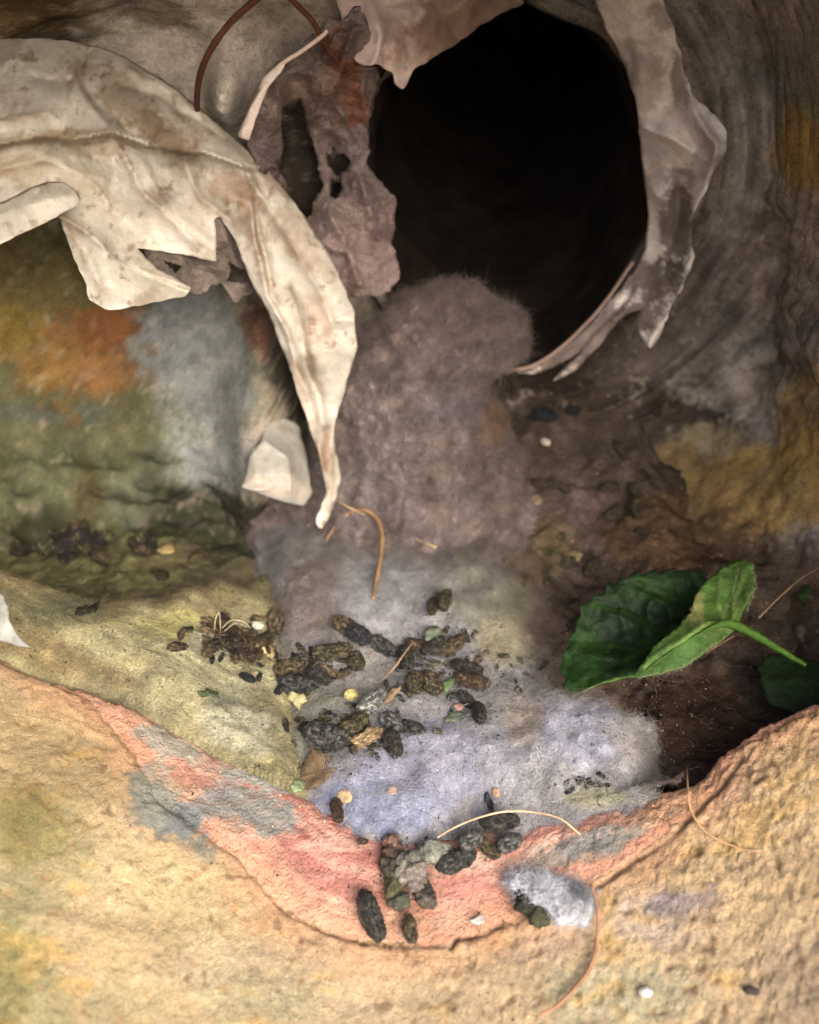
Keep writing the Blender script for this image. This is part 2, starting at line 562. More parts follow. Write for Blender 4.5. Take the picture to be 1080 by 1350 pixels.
    B = [(-40, 0, 190, 110, 25, (122, 100, 66), .9), (30, 20, 120, 40, 30, (96, 76, 46), .7), (240, 70, 120, 120, 0, (208, 197, 186), .95), (200, 15, 90, 20, 20, (110, 84, 66), .6),
         # niche
         (70, 520, 330, 300, 0, (100, 100, 66), 1.0), (20, 360, 110, 110, 0, (112, 98, 52), .9), (100, 330, 70, 60, 0, (112, 104, 62), .7),
         (20, 440, 60, 45, 0, (150, 128, 44), .75), (125, 462, 95, 55, 5, (150, 106, 54), .95), (60, 480, 45, 38, 0, (150, 114, 54), .8), (150, 430, 60, 30, 0, (146, 88, 40), .7),
         (265, 500, 78, 120, -8, (146, 151, 149), .97), (290, 600, 66, 60, 0, (154, 160, 158), .85), (240, 430, 45, 50, 0, (138, 145, 147), .7),
         (120, 570, 120, 40, -10, (104, 104, 72), .7), (100, 620, 90, 40, 0, (108, 112, 80), .7), (60, 660, 80, 30, 0, (112, 118, 86), .6), (210, 620, 30, 50, 0, (104, 112, 90), .6), (115, 650, 22, 40, 10, (100, 86, 50), .6),
         (60, 545, 80, 16, 0, (86, 98, 96), .5), (270, 690, 110, 48, 0, (46, 54, 34), .9), (170, 665, 30, 36, 0, (120, 126, 104), .6), (330, 690, 60, 40, 0, (70, 72, 52), .8),
         (400, 450, 62, 150, -12, (58, 50, 46), .9), (415, 215, 80, 120, 0, (40, 33, 30), .95), (345, 380, 26, 60, -25, (110, 60, 40), .5), (335, 440, 14, 40, -20, (120, 66, 42), .6),  # first two patches paint in the shade behind the vinyl strip and liner
         # right
         (950, 150, 60, 220, -8, (172, 157, 142), .8), (930, 420, 70, 140, 25, (124, 111, 101), .7), (790, 470, 150, 70, -14, (70, 58, 51), .9), (900, 420, 70, 110, 20, (118, 104, 95), .8), (1070, 840, 90, 90, 0, (60, 46, 36), .95), (830, 570, 190, 60, -5, (72, 59, 50), .95), (700, 510, 80, 70, 0, (48, 36, 28), .9),  # dark patches below the duct mouth paint in shade, blended towards the dirt
         (1070, 190, 52, 70, 10, (186, 140, 52), .9), (1085, 120, 40, 50, 0, (130, 130, 104), .8), (1050, 60, 60, 60, 0, (140, 126, 110), .8), (1000, 30, 26, 60, 20, (160, 140, 124), .7),
         (1030, 330, 60, 80, 25, (170, 146, 126), .85), (1010, 500, 60, 36, -30, (174, 154, 128), .85), (1060, 440, 50, 60, 0, (130, 110, 96), .7),
         (930, 600, 60, 40, -30, (168, 150, 108), .7), (1010, 650, 130, 70, -25, (196, 156, 66), .85), (900, 650, 60, 60, 0, (150, 122, 70), .8), (900, 720, 120, 50, 0, (104, 80, 52), .7), (1080, 560, 60, 60, 0, (176, 136, 60), .7),
         (1040, 760, 140, 60, 0, (96, 74, 56), .8)]
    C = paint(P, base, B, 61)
    C = mottle(C, P, .28, 110, 62)
    C *= np.clip(1 + .42 * smoothside * sw, .45, 1.6)[:, None]
    grit = sstep(.30, .62, fbm(P, 620, 2, 64))[:, None] * .5
    C = C * (1 - grit * .8) + lin((90, 78, 68)) * grit * .8
    ston = sstep(.34, .6, fbm(P, 260, 3, 65))[:, None] * .35
    C = C * (1 - ston) + lin((196, 182, 164)) * ston
    pale = sstep(.25, .6, fbm(P, 300, 3, 63)) * .25
    C = C * (1 - pale[:, None]) + lin((176, 160, 142)) * pale[:, None] * .7 + C * .3 * pale[:, None]
    deep = sstep(.112, .122, P[:, 1])[:, None]                    # shade inside the duct mouth, painted into the colour
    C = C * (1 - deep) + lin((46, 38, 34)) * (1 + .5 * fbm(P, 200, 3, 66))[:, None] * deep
    crev = (nic * sstep(.46, .22, nr) * .7)[:, None]
    C = C * (1 - crev) + lin((38, 42, 26)) * crev
    lich = (crust * sstep(.45, .2, ridged(P, 170, 3, 59)) * .6)[:, None]
    C = C * (1 - lich) + lin((112, 84, 40)) * lich
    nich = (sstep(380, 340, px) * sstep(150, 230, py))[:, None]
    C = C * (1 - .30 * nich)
    return P, F, np.clip(C, .004, .9)
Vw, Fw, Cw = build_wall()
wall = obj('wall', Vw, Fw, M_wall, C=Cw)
tag(wall, 'rough grey and mossy masonry wall with a ragged round hole', 'wall')

# ------------------------------------------------------------------ floor of the hole
def field_mesh(x0, x1, y0, y1, step):
    nx = int((x1 - x0) / step) + 1; ny = int((y1 - y0) / step) + 1
    X, Y = np.meshgrid(np.linspace(x0, x1, nx), np.linspace(y0, y1, ny), indexing='ij')
    return X, Y, grid_faces(nx, ny)

X, Y, F = field_mesh(-.24, .19, -.075, .135, .0009)
Z = floor_z(X, Y)
under = Y < edge_y(X) + .004
Z = np.where(under, np.minimum(Z, rim_z(X, Y) - .006), Z)
P = np.stack([X, Y, Z], -1).reshape(-1, 3)
C = .60 * paint(P, (98, 82, 70), [(60, 700, 320, 90, 0, (122, 118, 78), 1.0), (300, 690, 110, 60, 0, (60, 64, 42), .95), (60, 720, 90, 20, 0, (80, 76, 50), .8), (820, 560, 240, 70, 0, (100, 84, 73), .95), (720, 600, 60, 24, 0, (80, 66, 56), .7),
                             (760, 690, 110, 60, 0, (118, 98, 92), .7), (700, 720, 60, 40, 0, (120, 104, 70), .7), (930, 950, 80, 70, 0, (76, 52, 38), .9), (900, 700, 100, 50, 0, (112, 84, 52), .7)], 71)
C = mottle(C, P, .4, 160, 72)
fl = obj('ground', P, F, M_dirt, C=C)
tag(fl, 'dark crumbly dirt on the bottom of the hole', kind='structure')

# ------------------------------------------------------------------ sill: brick core with a yellow painted render coat
COATLINE_PX = [(-330, 830), (-100, 842), (0, 866), (60, 894), (100, 914), (150, 958), (185, 1010), (205, 1050), (250, 1085), (290, 1115), (325, 1140), (350, 1175), (385, 1205), (430, 1228),
               (480, 1243), (540, 1247), (592, 1246), (604, 1234), (640, 1228), (662, 1215), (700, 1206), (735, 1190), (768, 1172), (790, 1155), (840, 1122), (880, 1095),
               (905, 1078), (935, 1050), (955, 1015), (975, 985), (1010, 962), (1080, 930), (1200, 885), (1450, 810)]
c_ = np.array(COATLINE_PX, float)
CP = unproj(c_[:, 0], c_[:, 1], march(c_[:, 0], c_[:, 1], rim_z))
sill = empty('window_sill', (0, -.06, 0), 'broken masonry sill with yellow painted render over bare red brick', 'sill')
sill.name = 'masonry_sill'
nx = 760
xs = np.linspace(-.24, .23, nx)
prof = np.concatenate([np.linspace(-.022, 0, 20)[:-1], np.linspace(0, .16, 240)])
Xg, Vg = np.meshgrid(xs, prof, indexing='ij')
jag = .0022 * fbm(np.stack([xs, xs * 0, xs * 0], -1), 90, 4, 81) + .0009 * fbm(np.stack([xs, xs * 0, xs * 0], -1), 420, 3, 82)
ye = (edge_y(xs) + jag)[:, None]
Yg = np.where(Vg < 0, ye - Vg * .25, ye - Vg)
Zg = rim_z(Xg, np.minimum(Yg, ye)) + np.where(Vg < 0, Vg * 1.0, 0)
round_ = .0022 * np.exp(-np.maximum(Vg, 0) / .0025)
Zg = Zg - round_
drop = np.maximum(-.155 - Yg, 0)
Zg = Zg - 6 * drop ** 1.2
P0 = np.stack([Xg, Yg, Zg], -1).reshape(-1, 3)
Fg = grid_faces(nx, len(prof))
N0 = normals(P0, Fg)
if N0[:, 2].mean() < 0:
    Fg = Fg[:, ::-1]; N0 = -N0
fx, fy = P0[:, 0], P0[:, 1]
cx_, cy_ = proj(P0)
wobx = .0010 * fbm(P0, 260, 3, 83) + .0004 * fbm(P0, 900, 2, 84)
cl = poly_d(fx, fy, [tuple(v) for v in CP[:, :2]])
cside = np.interp(fx, CP[:, 0], CP[:, 1]) - fy
cl = np.where(cside > 0, cl, -cl) + wobx
Q = P0 * np.array([.55, 1.3, 1])
grainy = .5 + .5 * sstep(-.02, .05, P0[:, 0])
pit = sstep(.30, .55, fbm(P0, 300, 2, 187)) * (.4 + .6 * grainy)
rel = .0012 * fbm(Q, 50, 3, 85) + .0005 * fbm(Q, 200, 3, 86) + .0008 * grainy * fbm(P0, 520, 4, 87, .65) + .0004 * fbm(P0, 1300, 2, 188) - .0007 * pit
CRACKS = [[(350, 1172), (385, 1205), (430, 1230), (480, 1244), (545, 1249), (590, 1247)], [(594, 1250), (603, 1236), (640, 1229), (664, 1216)], [(776, 1178), (786, 1164), (860, 1120), (905, 1078), (950, 1040), (975, 1000)], [(200, 1045), (300, 1120), (350, 1172)], [(0, 870), (100, 912)], [(770, 1062), (850, 1045)]]
groove = np.zeros(len(P0))
for k, cr in enumerate(CRACKS):
    wq = np.stack([cx_, cy_], -1)
    dd = poly_d(cx_ + 5 * vn(P0, 160, 201), cy_ + 5 * vn(P0, 160, 202), cr)
    groove = np.maximum(groove, [.0011, .0018, .0016, .0006, .001, .001][k] * np.exp(-(dd / [2, 2.6, 4, 2, 3, 2.5][k]) ** 2) * (1 + .8 * vn(P0, 180, 203)))
rel = rel - groove
core = P0 + N0 * (rel * .75 - .0004)[:, None]
coat = P0 + N0 * (rel + .0011 * sstep(-.0008, .0014, cl) + .0006 * sstep(.0, .02, cl) - .0007)[:, None]
CC = paint(P0, (208, 168, 104), [(60, 1000, 120, 110, 0, (196, 156, 84), .8), (40, 1130, 110, 80, 20, (162, 148, 84), .65), (30, 1290, 70, 90, 0, (150, 144, 76), .6), (230, 1180, 120, 60, 30, (214, 178, 104), .6),
        (260, 1110, 30, 24, 40, (168, 158, 130), .6), (420, 1300, 260, 60, 5, (212, 176, 122), .7), (650, 1290, 200, 60, 0, (216, 176, 112), .7), (880, 1210, 90, 40, 0, (196, 168, 146), .6), (890, 1190, 45, 16, -10, (176, 160, 160), .6),
        (830, 1310, 90, 50, 0, (186, 176, 122), .7), (1000, 1150, 120, 120, 0, (208, 164, 92), .7), (1050, 980, 70, 60, -30, (222, 172, 90), .9), (960, 1040, 50, 30, -40, (212, 152, 104), .7),
        (1060, 1290, 70, 80, 0, (186, 152, 108), .7), (700, 1240, 120, 26, 0, (206, 164, 124), .6), (130, 925, 60, 20, 30, (196, 132, 92), .7), (330, 1320, 90, 40, 0, (176, 164, 104), .5),
        (150, 1250, 90, 50, 0, (200, 160, 92), .6), (180, 1330, 60, 40, 0, (178, 158, 96), .5)], 91, .45, 60)
CC = desat(CC, .78) * .86 * np.array([.96, 1.005, 1.06]) * (1 + sstep(.03, -.06, P0[:, 0])[:, None] * np.array([-.02, .005, -.03]))
CC = mottle(CC, Q, .20, 90, 92)
spk = sstep(.42, .62, fbm(P0, 420, 2, 93))[:, None] * .5
CC = CC * (1 - spk) + lin((150, 112, 66)) * spk
ylw = sstep(.28, .55, fbm(Q, 140, 3, 94))[:, None] * .45
CC = CC * (1 - ylw) + lin((214, 176, 104)) * ylw * .85 + 0
CB = paint(P0, (206, 126, 104), [(480, 1140, 180, 60, 10, (216, 122, 106), .8), (560, 1190, 140, 40, 0, (218, 134, 112), .7), (400, 1080, 60, 36, 30, (206, 108, 92), .8), (660, 1170, 70, 26, 0, (216, 128, 108), .7),
        (40, 885, 90, 24, 20, (132, 96, 60), .95), (120, 918, 50, 20, 25, (150, 100, 72), .8), (200, 948, 100, 24, 28, (178, 106, 84), .9), (280, 975, 60, 22, 25, (206, 116, 86), .8), (235, 985, 60, 16, 25, (150, 146, 132), .75), (225, 1075, 48, 30, 40, (120, 122, 120), .92), (205, 1060, 30, 40, 20, (140, 140, 128), .7),
        (320, 1060, 70, 26, 20, (150, 148, 140), .8), (340, 1022, 60, 16, 12, (176, 174, 164), .8), (300, 1080, 30, 18, 40, (128, 126, 124), .6), (350, 1090, 40, 16, 10, (170, 150, 138), .6), (260, 1020, 60, 18, 25, (202, 128, 104), .7), (420, 1215, 90, 18, 14, (204, 150, 118), .7), (380, 1180, 70, 30, 30, (206, 150, 120), .6),
        (820, 1085, 60, 14, -16, (198, 128, 104), .7), (770, 1118, 75, 18, -18, (134, 130, 124), .9), (800, 1100, 50, 14, -16, (140, 138, 132), .7), (720, 1128, 30, 20, 0, (162, 150, 138), .7), (730, 1160, 60, 14, -15, (208, 140, 116), .6),
        (880, 1060, 60, 16, -30, (206, 130, 96), .8), (600, 1220, 120, 16, 0, (214, 150, 122), .6), (590, 1135, 30, 12, 0, (182, 168, 152), .6)], 95, .5, 90)
strk = fbm(np.stack([P0[:, 0] * .22, cl * 1.5, cl * 0], -1), 380, 4, 89)
CB = CB * (1 + .30 * strk)[:, None]
pk = sstep(-.15, .4, strk)[:, None] * .62
CB = CB * (1 - pk) + lin((206, 164, 140)) * pk
CB = desat(CB, .74) * np.array([.84, .82, .78])
CB = mottle(CB, Q, .22, 110, 96)
grey = sstep(.22, .5, fbm(Q * np.array([1, 1.6, 1]), 190, 3, 97))[:, None] * .35
CB = CB * (1 - grey) + lin((196, 172, 156)) * grey
mixw = (sstep(.012, .0, np.abs(cl) + .007 * fbm(P0, 160, 4, 98, .65)) * .6)[:, None]
peach = lin((198, 152, 118)) * (1 + .25 * fbm(Q, 220, 3, 99))[:, None]
CC = CC * (1 - mixw * (cl > 0)[:, None]) + peach * mixw * (cl > 0)[:, None]
CB = CB * (1 - .8 * mixw) + peach * .8 * mixw
dot = sstep(.52, .66, fbm(P0, 330, 2, 100))[:, None] * .6
CC = CC * (1 - dot) + lin((96, 74, 50)) * dot
GREY = [(228, 1078, 52, 30, 38, (120, 126, 128), .95), (205, 1050, 30, 40, 25, (150, 150, 136), .7), (322, 1062, 66, 24, 18, (136, 138, 134), .85), (345, 1025, 64, 16, 12, (166, 168, 162), .85), (240, 988, 56, 15, 25, (150, 148, 136), .85), (262, 1116, 24, 16, 30, (140, 138, 122), .7),
        (775, 1116, 78, 18, -18, (126, 126, 122), .95), (830, 1096, 40, 14, -24, (138, 136, 130), .8), (715, 1132, 30, 16, 0, (150, 142, 130), .7), (900, 1190, 44, 16, -10, (150, 138, 138), .6), (885, 1062, 70, 18, -28, (186, 146, 112), .65), (610, 1140, 40, 12, -10, (176, 160, 146), .6), (30, 1100, 60, 60, 0, (128, 120, 62), .5), (-10, 1290, 60, 90, 0, (118, 112, 62), .5)]
def over(C, blobs, seed):
    w1 = fbm(P0, 90, 4, seed) + .9 * fbm(P0, 600, 3, seed + 5)
    for px, py, rx, ry, an_, col, wt in blobs:
        ca, sa = math.cos(R(an_)), math.sin(R(an_))
        u = ((cx_ - px) * ca + (cy_ - py) * sa) / rx; v = (-(cx_ - px) * sa + (cy_ - py) * ca) / ry
        m = (wt * sstep(1.2, .8, np.hypot(u, v) + .8 * w1))[:, None]
        C = C * (1 - m) + lin(col) * (1 + .35 * strk[:, None]) * m * .85
    return C
CC = over(CC, GREY, 190); CB = over(CB, GREY, 190)
fc = cl[Fg].mean(1)
inface = (Vg.reshape(-1)[Fg].mean(1) < -.0005)
def sub(P, F, C):
    u, inv = np.unique(F, return_inverse=True)
    return P[u], inv.reshape(F.shape), C[u]
a, b_, c = sub(core, Fg[(fc < .003) | inface], CB)
obj('brick_core', a, b_, M_brick, sill, c)
a, b_, c = sub(coat, Fg[(fc > -.0008) & ~inface], CC)
obj('render_coat', a, b_, M_coat, sill, c)

# ------------------------------------------------------------------ lint mat and insulation mat
def region_mesh(field, x0, x1, y0, y1, step, lim):
    X, Y, F = field_mesh(x0, x1, y0, y1, step)
    Z, d = field(X.ravel(), Y.ravel())
    P = np.stack([X.ravel(), Y.ravel(), Z], -1)
    F = F[(d[F] > lim).all(1)]
    u, inv = np.unique(F, return_inverse=True)
    return P[u], inv.reshape(F.shape), d[u]

def pick(P, F, n):
    i = rng.integers(0, len(F), n)
    w_ = rng.random((n, F.shape[1])); w_ /= w_.sum(1, keepdims=True)
    N = normals(P, F)
    return (P[F[i]] * w_[..., None]).sum(1), N[F[i, 0]], F[i, 0]

lx = [p[0] for p in LINT_W]; ly = [p[1] for p in LINT_W]
P, F, d = region_mesh(lint_field, min(lx) - .01, max(lx) + .01, min(ly) - .01, max(ly) + .01, .0007, -.002)
C = paint(P, (176, 174, 180), [(430, 720, 110, 60, 0, (150, 142, 142), .9), (400, 800, 60, 60, 0, (148, 130, 122), .85), (560, 700, 130, 50, 0, (138, 124, 118), .85), (680, 720, 60, 80, 0, (128, 114, 98), .85),
        (500, 790, 60, 50, 0, (176, 178, 186), .8), (640, 800, 80, 40, 0, (160, 162, 156), .7), (660, 848, 46, 36, 0, (196, 184, 130), .8), (690, 810, 40, 50, 0, (150, 148, 118), .7), (720, 830, 36, 30, 0, (166, 148, 136), .7), (620, 790, 40, 40, 0, (168, 164, 140), .5),
        (470, 890, 60, 40, 0, (170, 162, 152), .6), (400, 960, 50, 60, 0, (168, 172, 148), .8), (370, 900, 40, 60, 0, (180, 176, 142), .7), (520, 1045, 110, 50, -5, (168, 178, 216), .85), (590, 990, 90, 60, 0, (184, 188, 214), .75), (450, 1050, 30, 30, 0, (162, 176, 218), .6),
        (520, 1085, 60, 18, 0, (160, 172, 214), .6), (770, 970, 70, 44, 0, (184, 190, 218), .75), (860, 970, 60, 40, 0, (176, 168, 164), .8), (690, 950, 26, 34, 0, (196, 170, 150), .7), (780, 1055, 50, 16, -5, (198, 194, 140), .7), (700, 1020, 60, 40, 0, (178, 180, 190), .6),
        (880, 1020, 50, 26, -15, (134, 124, 120), .6), (640, 920, 50, 50, 0, (180, 176, 176), .5), (720, 900, 40, 26, 0, (148, 148, 152), .6)], 101, .35, 80, .72)
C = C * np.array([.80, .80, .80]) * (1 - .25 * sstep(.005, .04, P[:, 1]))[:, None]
edge = (sstep(.016, .001, d + .006 * fbm(P, 240, 3, 104)) * np.maximum(sstep(.0, .045, P[:, 0]) * sstep(-.045, -.02, P[:, 1]), sstep(.05, .075, P[:, 0])) * .9)[:, None]
C = C * (1 - edge) + lin((112, 92, 76)) * edge
C = mottle(C, P, .26, 180, 102)
spots = sstep(.36, .6, fbm(P, 520, 2, 103))[:, None] * .45
C = C * (1 - spots) + lin((110, 98, 88)) * spots
lint = empty('lint_mat', (.02, -.02, 0), 'thin felted mat of blue grey lint spread over the bottom of the hole', 'lint')
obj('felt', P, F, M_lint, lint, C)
p, n, i = pick(P, F, 60000)
ci = np.clip(C[i] * rng.uniform(.75, 1.35, (len(i), 1)), 0, .9)
V_, F_, C_ = fibres(p, n, ci, .0034, .000034, .6, 4, 1.4)
tag(obj('fuzz', V_, F_, M_fib, lint, C_), kind='stuff')

ix_ = [p_[0] for p_ in INSU_W]; iy_ = [p_[1] for p_ in INSU_W]
P, F, d = region_mesh(insu_field, -.19, max(ix_) + .01, min(iy_) - .01, max(iy_) + .01, .0007, -.002)
C = paint(P, (158, 152, 104), [(290, 740, 80, 70, 0, (134, 122, 76), .9), (160, 790, 150, 26, -12, (104, 88, 48), .8), (60, 760, 80, 30, 0, (150, 132, 80), .8), (190, 835, 90, 24, -6, (188, 184, 120), .9), (235, 825, 36, 24, 0, (192, 188, 100), .8),
        (130, 850, 90, 20, 5, (166, 162, 118), .8), (300, 900, 90, 50, 20, (182, 180, 140), .85), (230, 920, 90, 30, 25, (172, 168, 124), .8), (330, 960, 60, 40, 30, (168, 172, 152), .8), (50, 855, 60, 26, 20, (132, 112, 62), .8), (140, 890, 70, 16, 20, (142, 126, 78), .7), (275, 850, 30, 16, 0, (176, 188, 176), .6), (80, 800, 60, 26, 0, (112, 116, 80), .7), (160, 745, 60, 14, -6, (164, 160, 104), .6)], 111, .4, 70)
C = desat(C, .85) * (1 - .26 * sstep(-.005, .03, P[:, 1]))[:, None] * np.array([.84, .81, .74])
sp_ = sstep(.25, .55, fbm(P, 480, 3, 115))[:, None] * .5
C = C * (1 - sp_) + lin((92, 84, 62)) * sp_
soil = (np.exp(-(poly_d(P[:, 0], P[:, 1], TROUGH) / .005) ** 2) * np.clip(.6 + .8 * fbm(P, 120, 3, 114), 0, 1))[:, None] * .8  # brown soil in the trough, with part of its shade painted in
C = C * (1 - soil) + lin((84, 66, 38)) * soil
strk_ = fbm(np.stack([P[:, 0] * .25 + .3 * P[:, 1], P[:, 1] * 1.3 + P[:, 0] * .35, P[:, 2]], -1), 330, 4, 113)
C = C * np.clip(1 + .55 * strk_, .4, 1.7)[:, None]
C = mottle(C, P * np.array([.5, 1.3, 1]), .24, 170, 112)
insu = empty('insulation_mat', (-.07, .0, .012), 'matted yellow green glass fibre insulation left of the lint', 'insulation')
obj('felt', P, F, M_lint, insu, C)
p, n, i = pick(P, F, 24000)
ci = np.clip(C[i] * rng.uniform(.75, 1.4, (len(i), 1)), 0, .9)
V_, F_, C_ = fibres(p, n, ci, .0042, .000034, .3, along=np.array([.95, -.3, 0]))
tag(obj('fuzz', V_, F_, M_fib, insu, C_), kind='stuff')

# ------------------------------------------------------------------ lint column spilling out of the duct
zt = np.array([-.012, .0, .012, .024, .035, .046, .054, .062, .070, .076, .0795])
cxs = np.array([-.002, -.003, -.003, .002, .001, -.001, .003, .012, .016, .017, .017])
rxs = np.array([.060, .052, .045, .038, .032, .027, .029, .030, .025, .015, .0])
cys = np.array([.088, .088, .090, .092, .094, .096, .099, .102, .104, .105, .106])
rys = np.array([.056, .044, .036, .031, .028, .027, .026, .024, .019, .011, .0])
na, nh = 420, 300
h = np.linspace(0, 1, nh)
tz = np.linspace(0, 1, len(zt))
def sm(a):
    v = np.interp(h, tz, a)
    k = np.hanning(31); k /= k.sum()
    return np.convolve(np.pad(v, 15, mode='reflect', reflect_type='odd'), k, 'valid')
zz, cxx, rxx, cyy, ryy = map(sm, (zt, cxs, rxs, cys, rys))
rxx = np.maximum(rxx, 0); ryy = np.maximum(ryy, 0)
an = np.linspace(0, 2 * math.pi, na, endpoint=False)
A, H = np.meshgrid(an, np.arange(nh), indexing='ij')
P = np.stack([cxx[H] + rxx[H] * np.cos(A), cyy[H] + ryy[H] * np.sin(A), zz[H]], -1).reshape(-1, 3)
i = np.arange(na * (nh - 1)); r_ = i // (nh - 1); k_ = i % (nh - 1)
F = np.stack([r_ * nh + k_, ((r_ + 1) % na) * nh + k_, ((r_ + 1) % na) * nh + k_ + 1, r_ * nh + k_ + 1], 1)
N = normals(P, F)
bil = 1 - np.abs(vn(P + .003 * np.stack([vn(P, 150, 1), vn(P, 150, 2), vn(P, 150, 3)], -1), 120, 128)) * 2
D = .0060 * fbm(P, 42, 2, 121) + .0040 * fbm(P, 110, 3, 122) - .0022 * np.maximum(bil, 0) ** 2 + .0030 * fbm(P, 260, 3, 123) + .0007 * fbm(P, 1000, 2, 124)
D -= .009 * np.exp(-((P[:, 2] - .048 + .4 * (P[:, 0] - .03)) / .006) ** 2) * sstep(.0, .03, P[:, 0])
P = P + N * D[:, None]
C = paint(P, (150, 134, 128), [(560, 420, 90, 50, 0, (150, 130, 122), .7), (500, 560, 60, 60, 0, (160, 146, 142), .6), (470, 640, 60, 60, 0, (156, 144, 142), .7), (590, 600, 60, 90, 0, (144, 128, 120), .6), (660, 600, 40, 90, 0, (122, 104, 94), .8), (590, 540, 50, 30, 0, (146, 136, 150), .6), (650, 560, 16, 22, 0, (150, 112, 70), .6)], 125)
C = mottle(C, P, .42, 190, 126)
pale_ = sstep(.18, .5, fbm(P, 320, 3, 130))[:, None] * .4
C = C * (1 - pale_) + lin((178, 166, 166)) * pale_
spots = sstep(.34, .6, fbm(P, 480, 2, 127))[:, None] * .5
C = C * (1 - spots) + lin((96, 80, 74)) * spots
C = C * np.array([.63, .61, .62])
heap = empty('lint_heap', (0, .09, 0), 'tall brown grey heap of fluffy lint spilling out of the dark duct', 'lint')
obj('fluff', P, F, M_lint, heap, C)
p, n, i = pick(P, F, 70000)
ci = np.clip(C[i] * rng.uniform(.7, 1.5, (len(i), 1)), 0, .9)
V_, F_, C_ = fibres(p, n, ci, .0036, .000048, .8, 4, 1.5)
tag(obj('fuzz', V_, F_, M_fib, heap, C_), kind='stuff')

# ------------------------------------------------------------------ thin sheets cut to an outline and bent in depth
def tps(ctrl):
    c = np.array(ctrl, float); X = c[:, :2] / 100; n = len(c)
    r = np.linalg.norm(X[:, None] - X[None], axis=2)
    K = np.where(r > 0, r * r * np.log(r + 1e-12), 0) + np.eye(n) * .02
    Pm = np.hstack([np.ones((n, 1)), X])
    A_ = np.block([[K, Pm], [Pm.T, np.zeros((3, 3))]])
    s = np.linalg.solve(A_, np.concatenate([c[:, 2], np.zeros(3)]))
    def f(px, py):
        q = np.stack([px, py], -1) / 100
        r = np.linalg.norm(q[:, None] - X[None], axis=2)
        return np.where(r > 0, r * r * np.log(r + 1e-12), 0) @ s[:n] + s[n] + q @ s[n + 1:]
    return f

def yc(ctrl):
    """control points given by their distance into the wall (world y) instead of their depth"""
    return [(x, y, (wy + .20) / float(ray(float(x), float(y))[1])) for x, y, wy in ctrl]

def resample(pts, step, jit=0, closed=True, seed=0):
    rs = np.random.default_rng(seed)
    out = []
    m = len(pts)
    for i in range(m if closed else m - 1):
        a = np.array(pts[i], float); b = np.array(pts[(i + 1) % m], float)
        L = np.linalg.norm(b - a); k = max(1, int(L / step))
        nrm = np.array([-(b - a)[1], (b - a)[0]]) / (L + 1e-9)
        for j in range(k):
            s = j / k
            off = 0 if j == 0 else rs.normal() * jit
            out.append(a + (b - a) * s + nrm * off)
    return np.array(out)

def sheet_mesh(outline, depth, step=5, jit=0.6, seed=0, holes=()):
    O = resample(outline, step, 0, True, seed)
    for _ in range(2 if jit > .25 else 0):
        O = .25 * np.roll(O, 1, 0) + .5 * O + .25 * np.roll(O, -1, 0)
    q = np.stack([O[:, 0], O[:, 1], O[:, 0] * 0 + seed], -1)
    O = O + jit * np.stack([2.2 * vn(q, 1 / 24, seed + 1) + 1.4 * vn(q, 1 / 9, seed + 2), 2.2 * vn(q, 1 / 24, seed + 3) + 1.4 * vn(q, 1 / 9, seed + 4)], -1)
    x0, y0 = O.min(0); x1, y1 = O.max(0)
    gx, gy = np.meshgrid(np.arange(x0, x1, step), np.arange(y0, y1, step * .87), indexing='ij')
    gx = gx + (np.arange(gx.shape[1]) % 2) * step * .5
    gx = gx.ravel(); gy = gy.ravel()
    poly = [tuple(v) for v in O]
    keep = sdf(gx, gy, poly) > step * .55
    pts = np.vstack([O, np.stack([gx[keep], gy[keep]], -1)])
    n = len(O)
    r = delaunay_2d_cdt([Vector(v) for v in pts], [(i, (i + 1) % n) for i in range(n)], [], 1, 1e-5)
    v2 = np.array([tuple(v) for v in r[0]])
    F = [tuple(f) for f in r[2]]
    cen = np.array([v2[list(f)].mean(0) for f in F])
    ok = inside(cen[:, 0], cen[:, 1], poly)
    for hl in holes:                                         # torn through
        q = np.stack([cen[:, 0], cen[:, 1], cen[:, 0] * 0], -1)
        ok &= sdf(cen[:, 0] + 7 * vn(q, 1 / 18, 77), cen[:, 1] + 7 * vn(q, 1 / 18, 78), hl) < 0
    F = np.array([f[:3] for f, k in zip(F, ok) if k])
    P = unproj(v2[:, 0], v2[:, 1], depth(v2[:, 0], v2[:, 1]))
    return v2, P, F

def facets(px, py, spacing, seed):
    """crumpled-sheet relief: flat facets meeting at sharp creases (-1..1)"""
    rs = np.random.default_rng(seed)
    x0, x1, y0, y1 = px.min() - 2 * spacing, px.max() + 2 * spacing, py.min() - 2 * spacing, py.max() + 2 * spacing
    gx, gy = np.meshgrid(np.arange(x0, x1, spacing), np.arange(y0, y1, spacing), indexing='ij')
    p = np.stack([gx.ravel(), gy.ravel()], -1) + rs.uniform(-.48, .48, (gx.size, 2)) * spacing
    hgt = rs.uniform(-1, 1, len(p))
    r = delaunay_2d_cdt([Vector(v) for v in p], [], [], 0, 1e-6)
    out = np.zeros(len(px))
    for f in r[2]:
        a, b, c = (p[r[3][i][0]] for i in f)
        ha, hb, hc = (hgt[r[3][i][0]] for i in f)
        den = (b[1] - c[1]) * (a[0] - c[0]) + (c[0] - b[0]) * (a[1] - c[1])
        u = ((b[1] - c[1]) * (px - c[0]) + (c[0] - b[0]) * (py - c[1])) / den
        v = ((c[1] - a[1]) * (px - c[0]) + (a[0] - c[0]) * (py - c[1])) / den
        m = (u >= -1e-9) & (v >= -1e-9) & (u + v <= 1 + 1e-9)
        out[m] = u[m] * ha + v[m] * hb + (1 - u[m] - v[m]) * hc
    return out

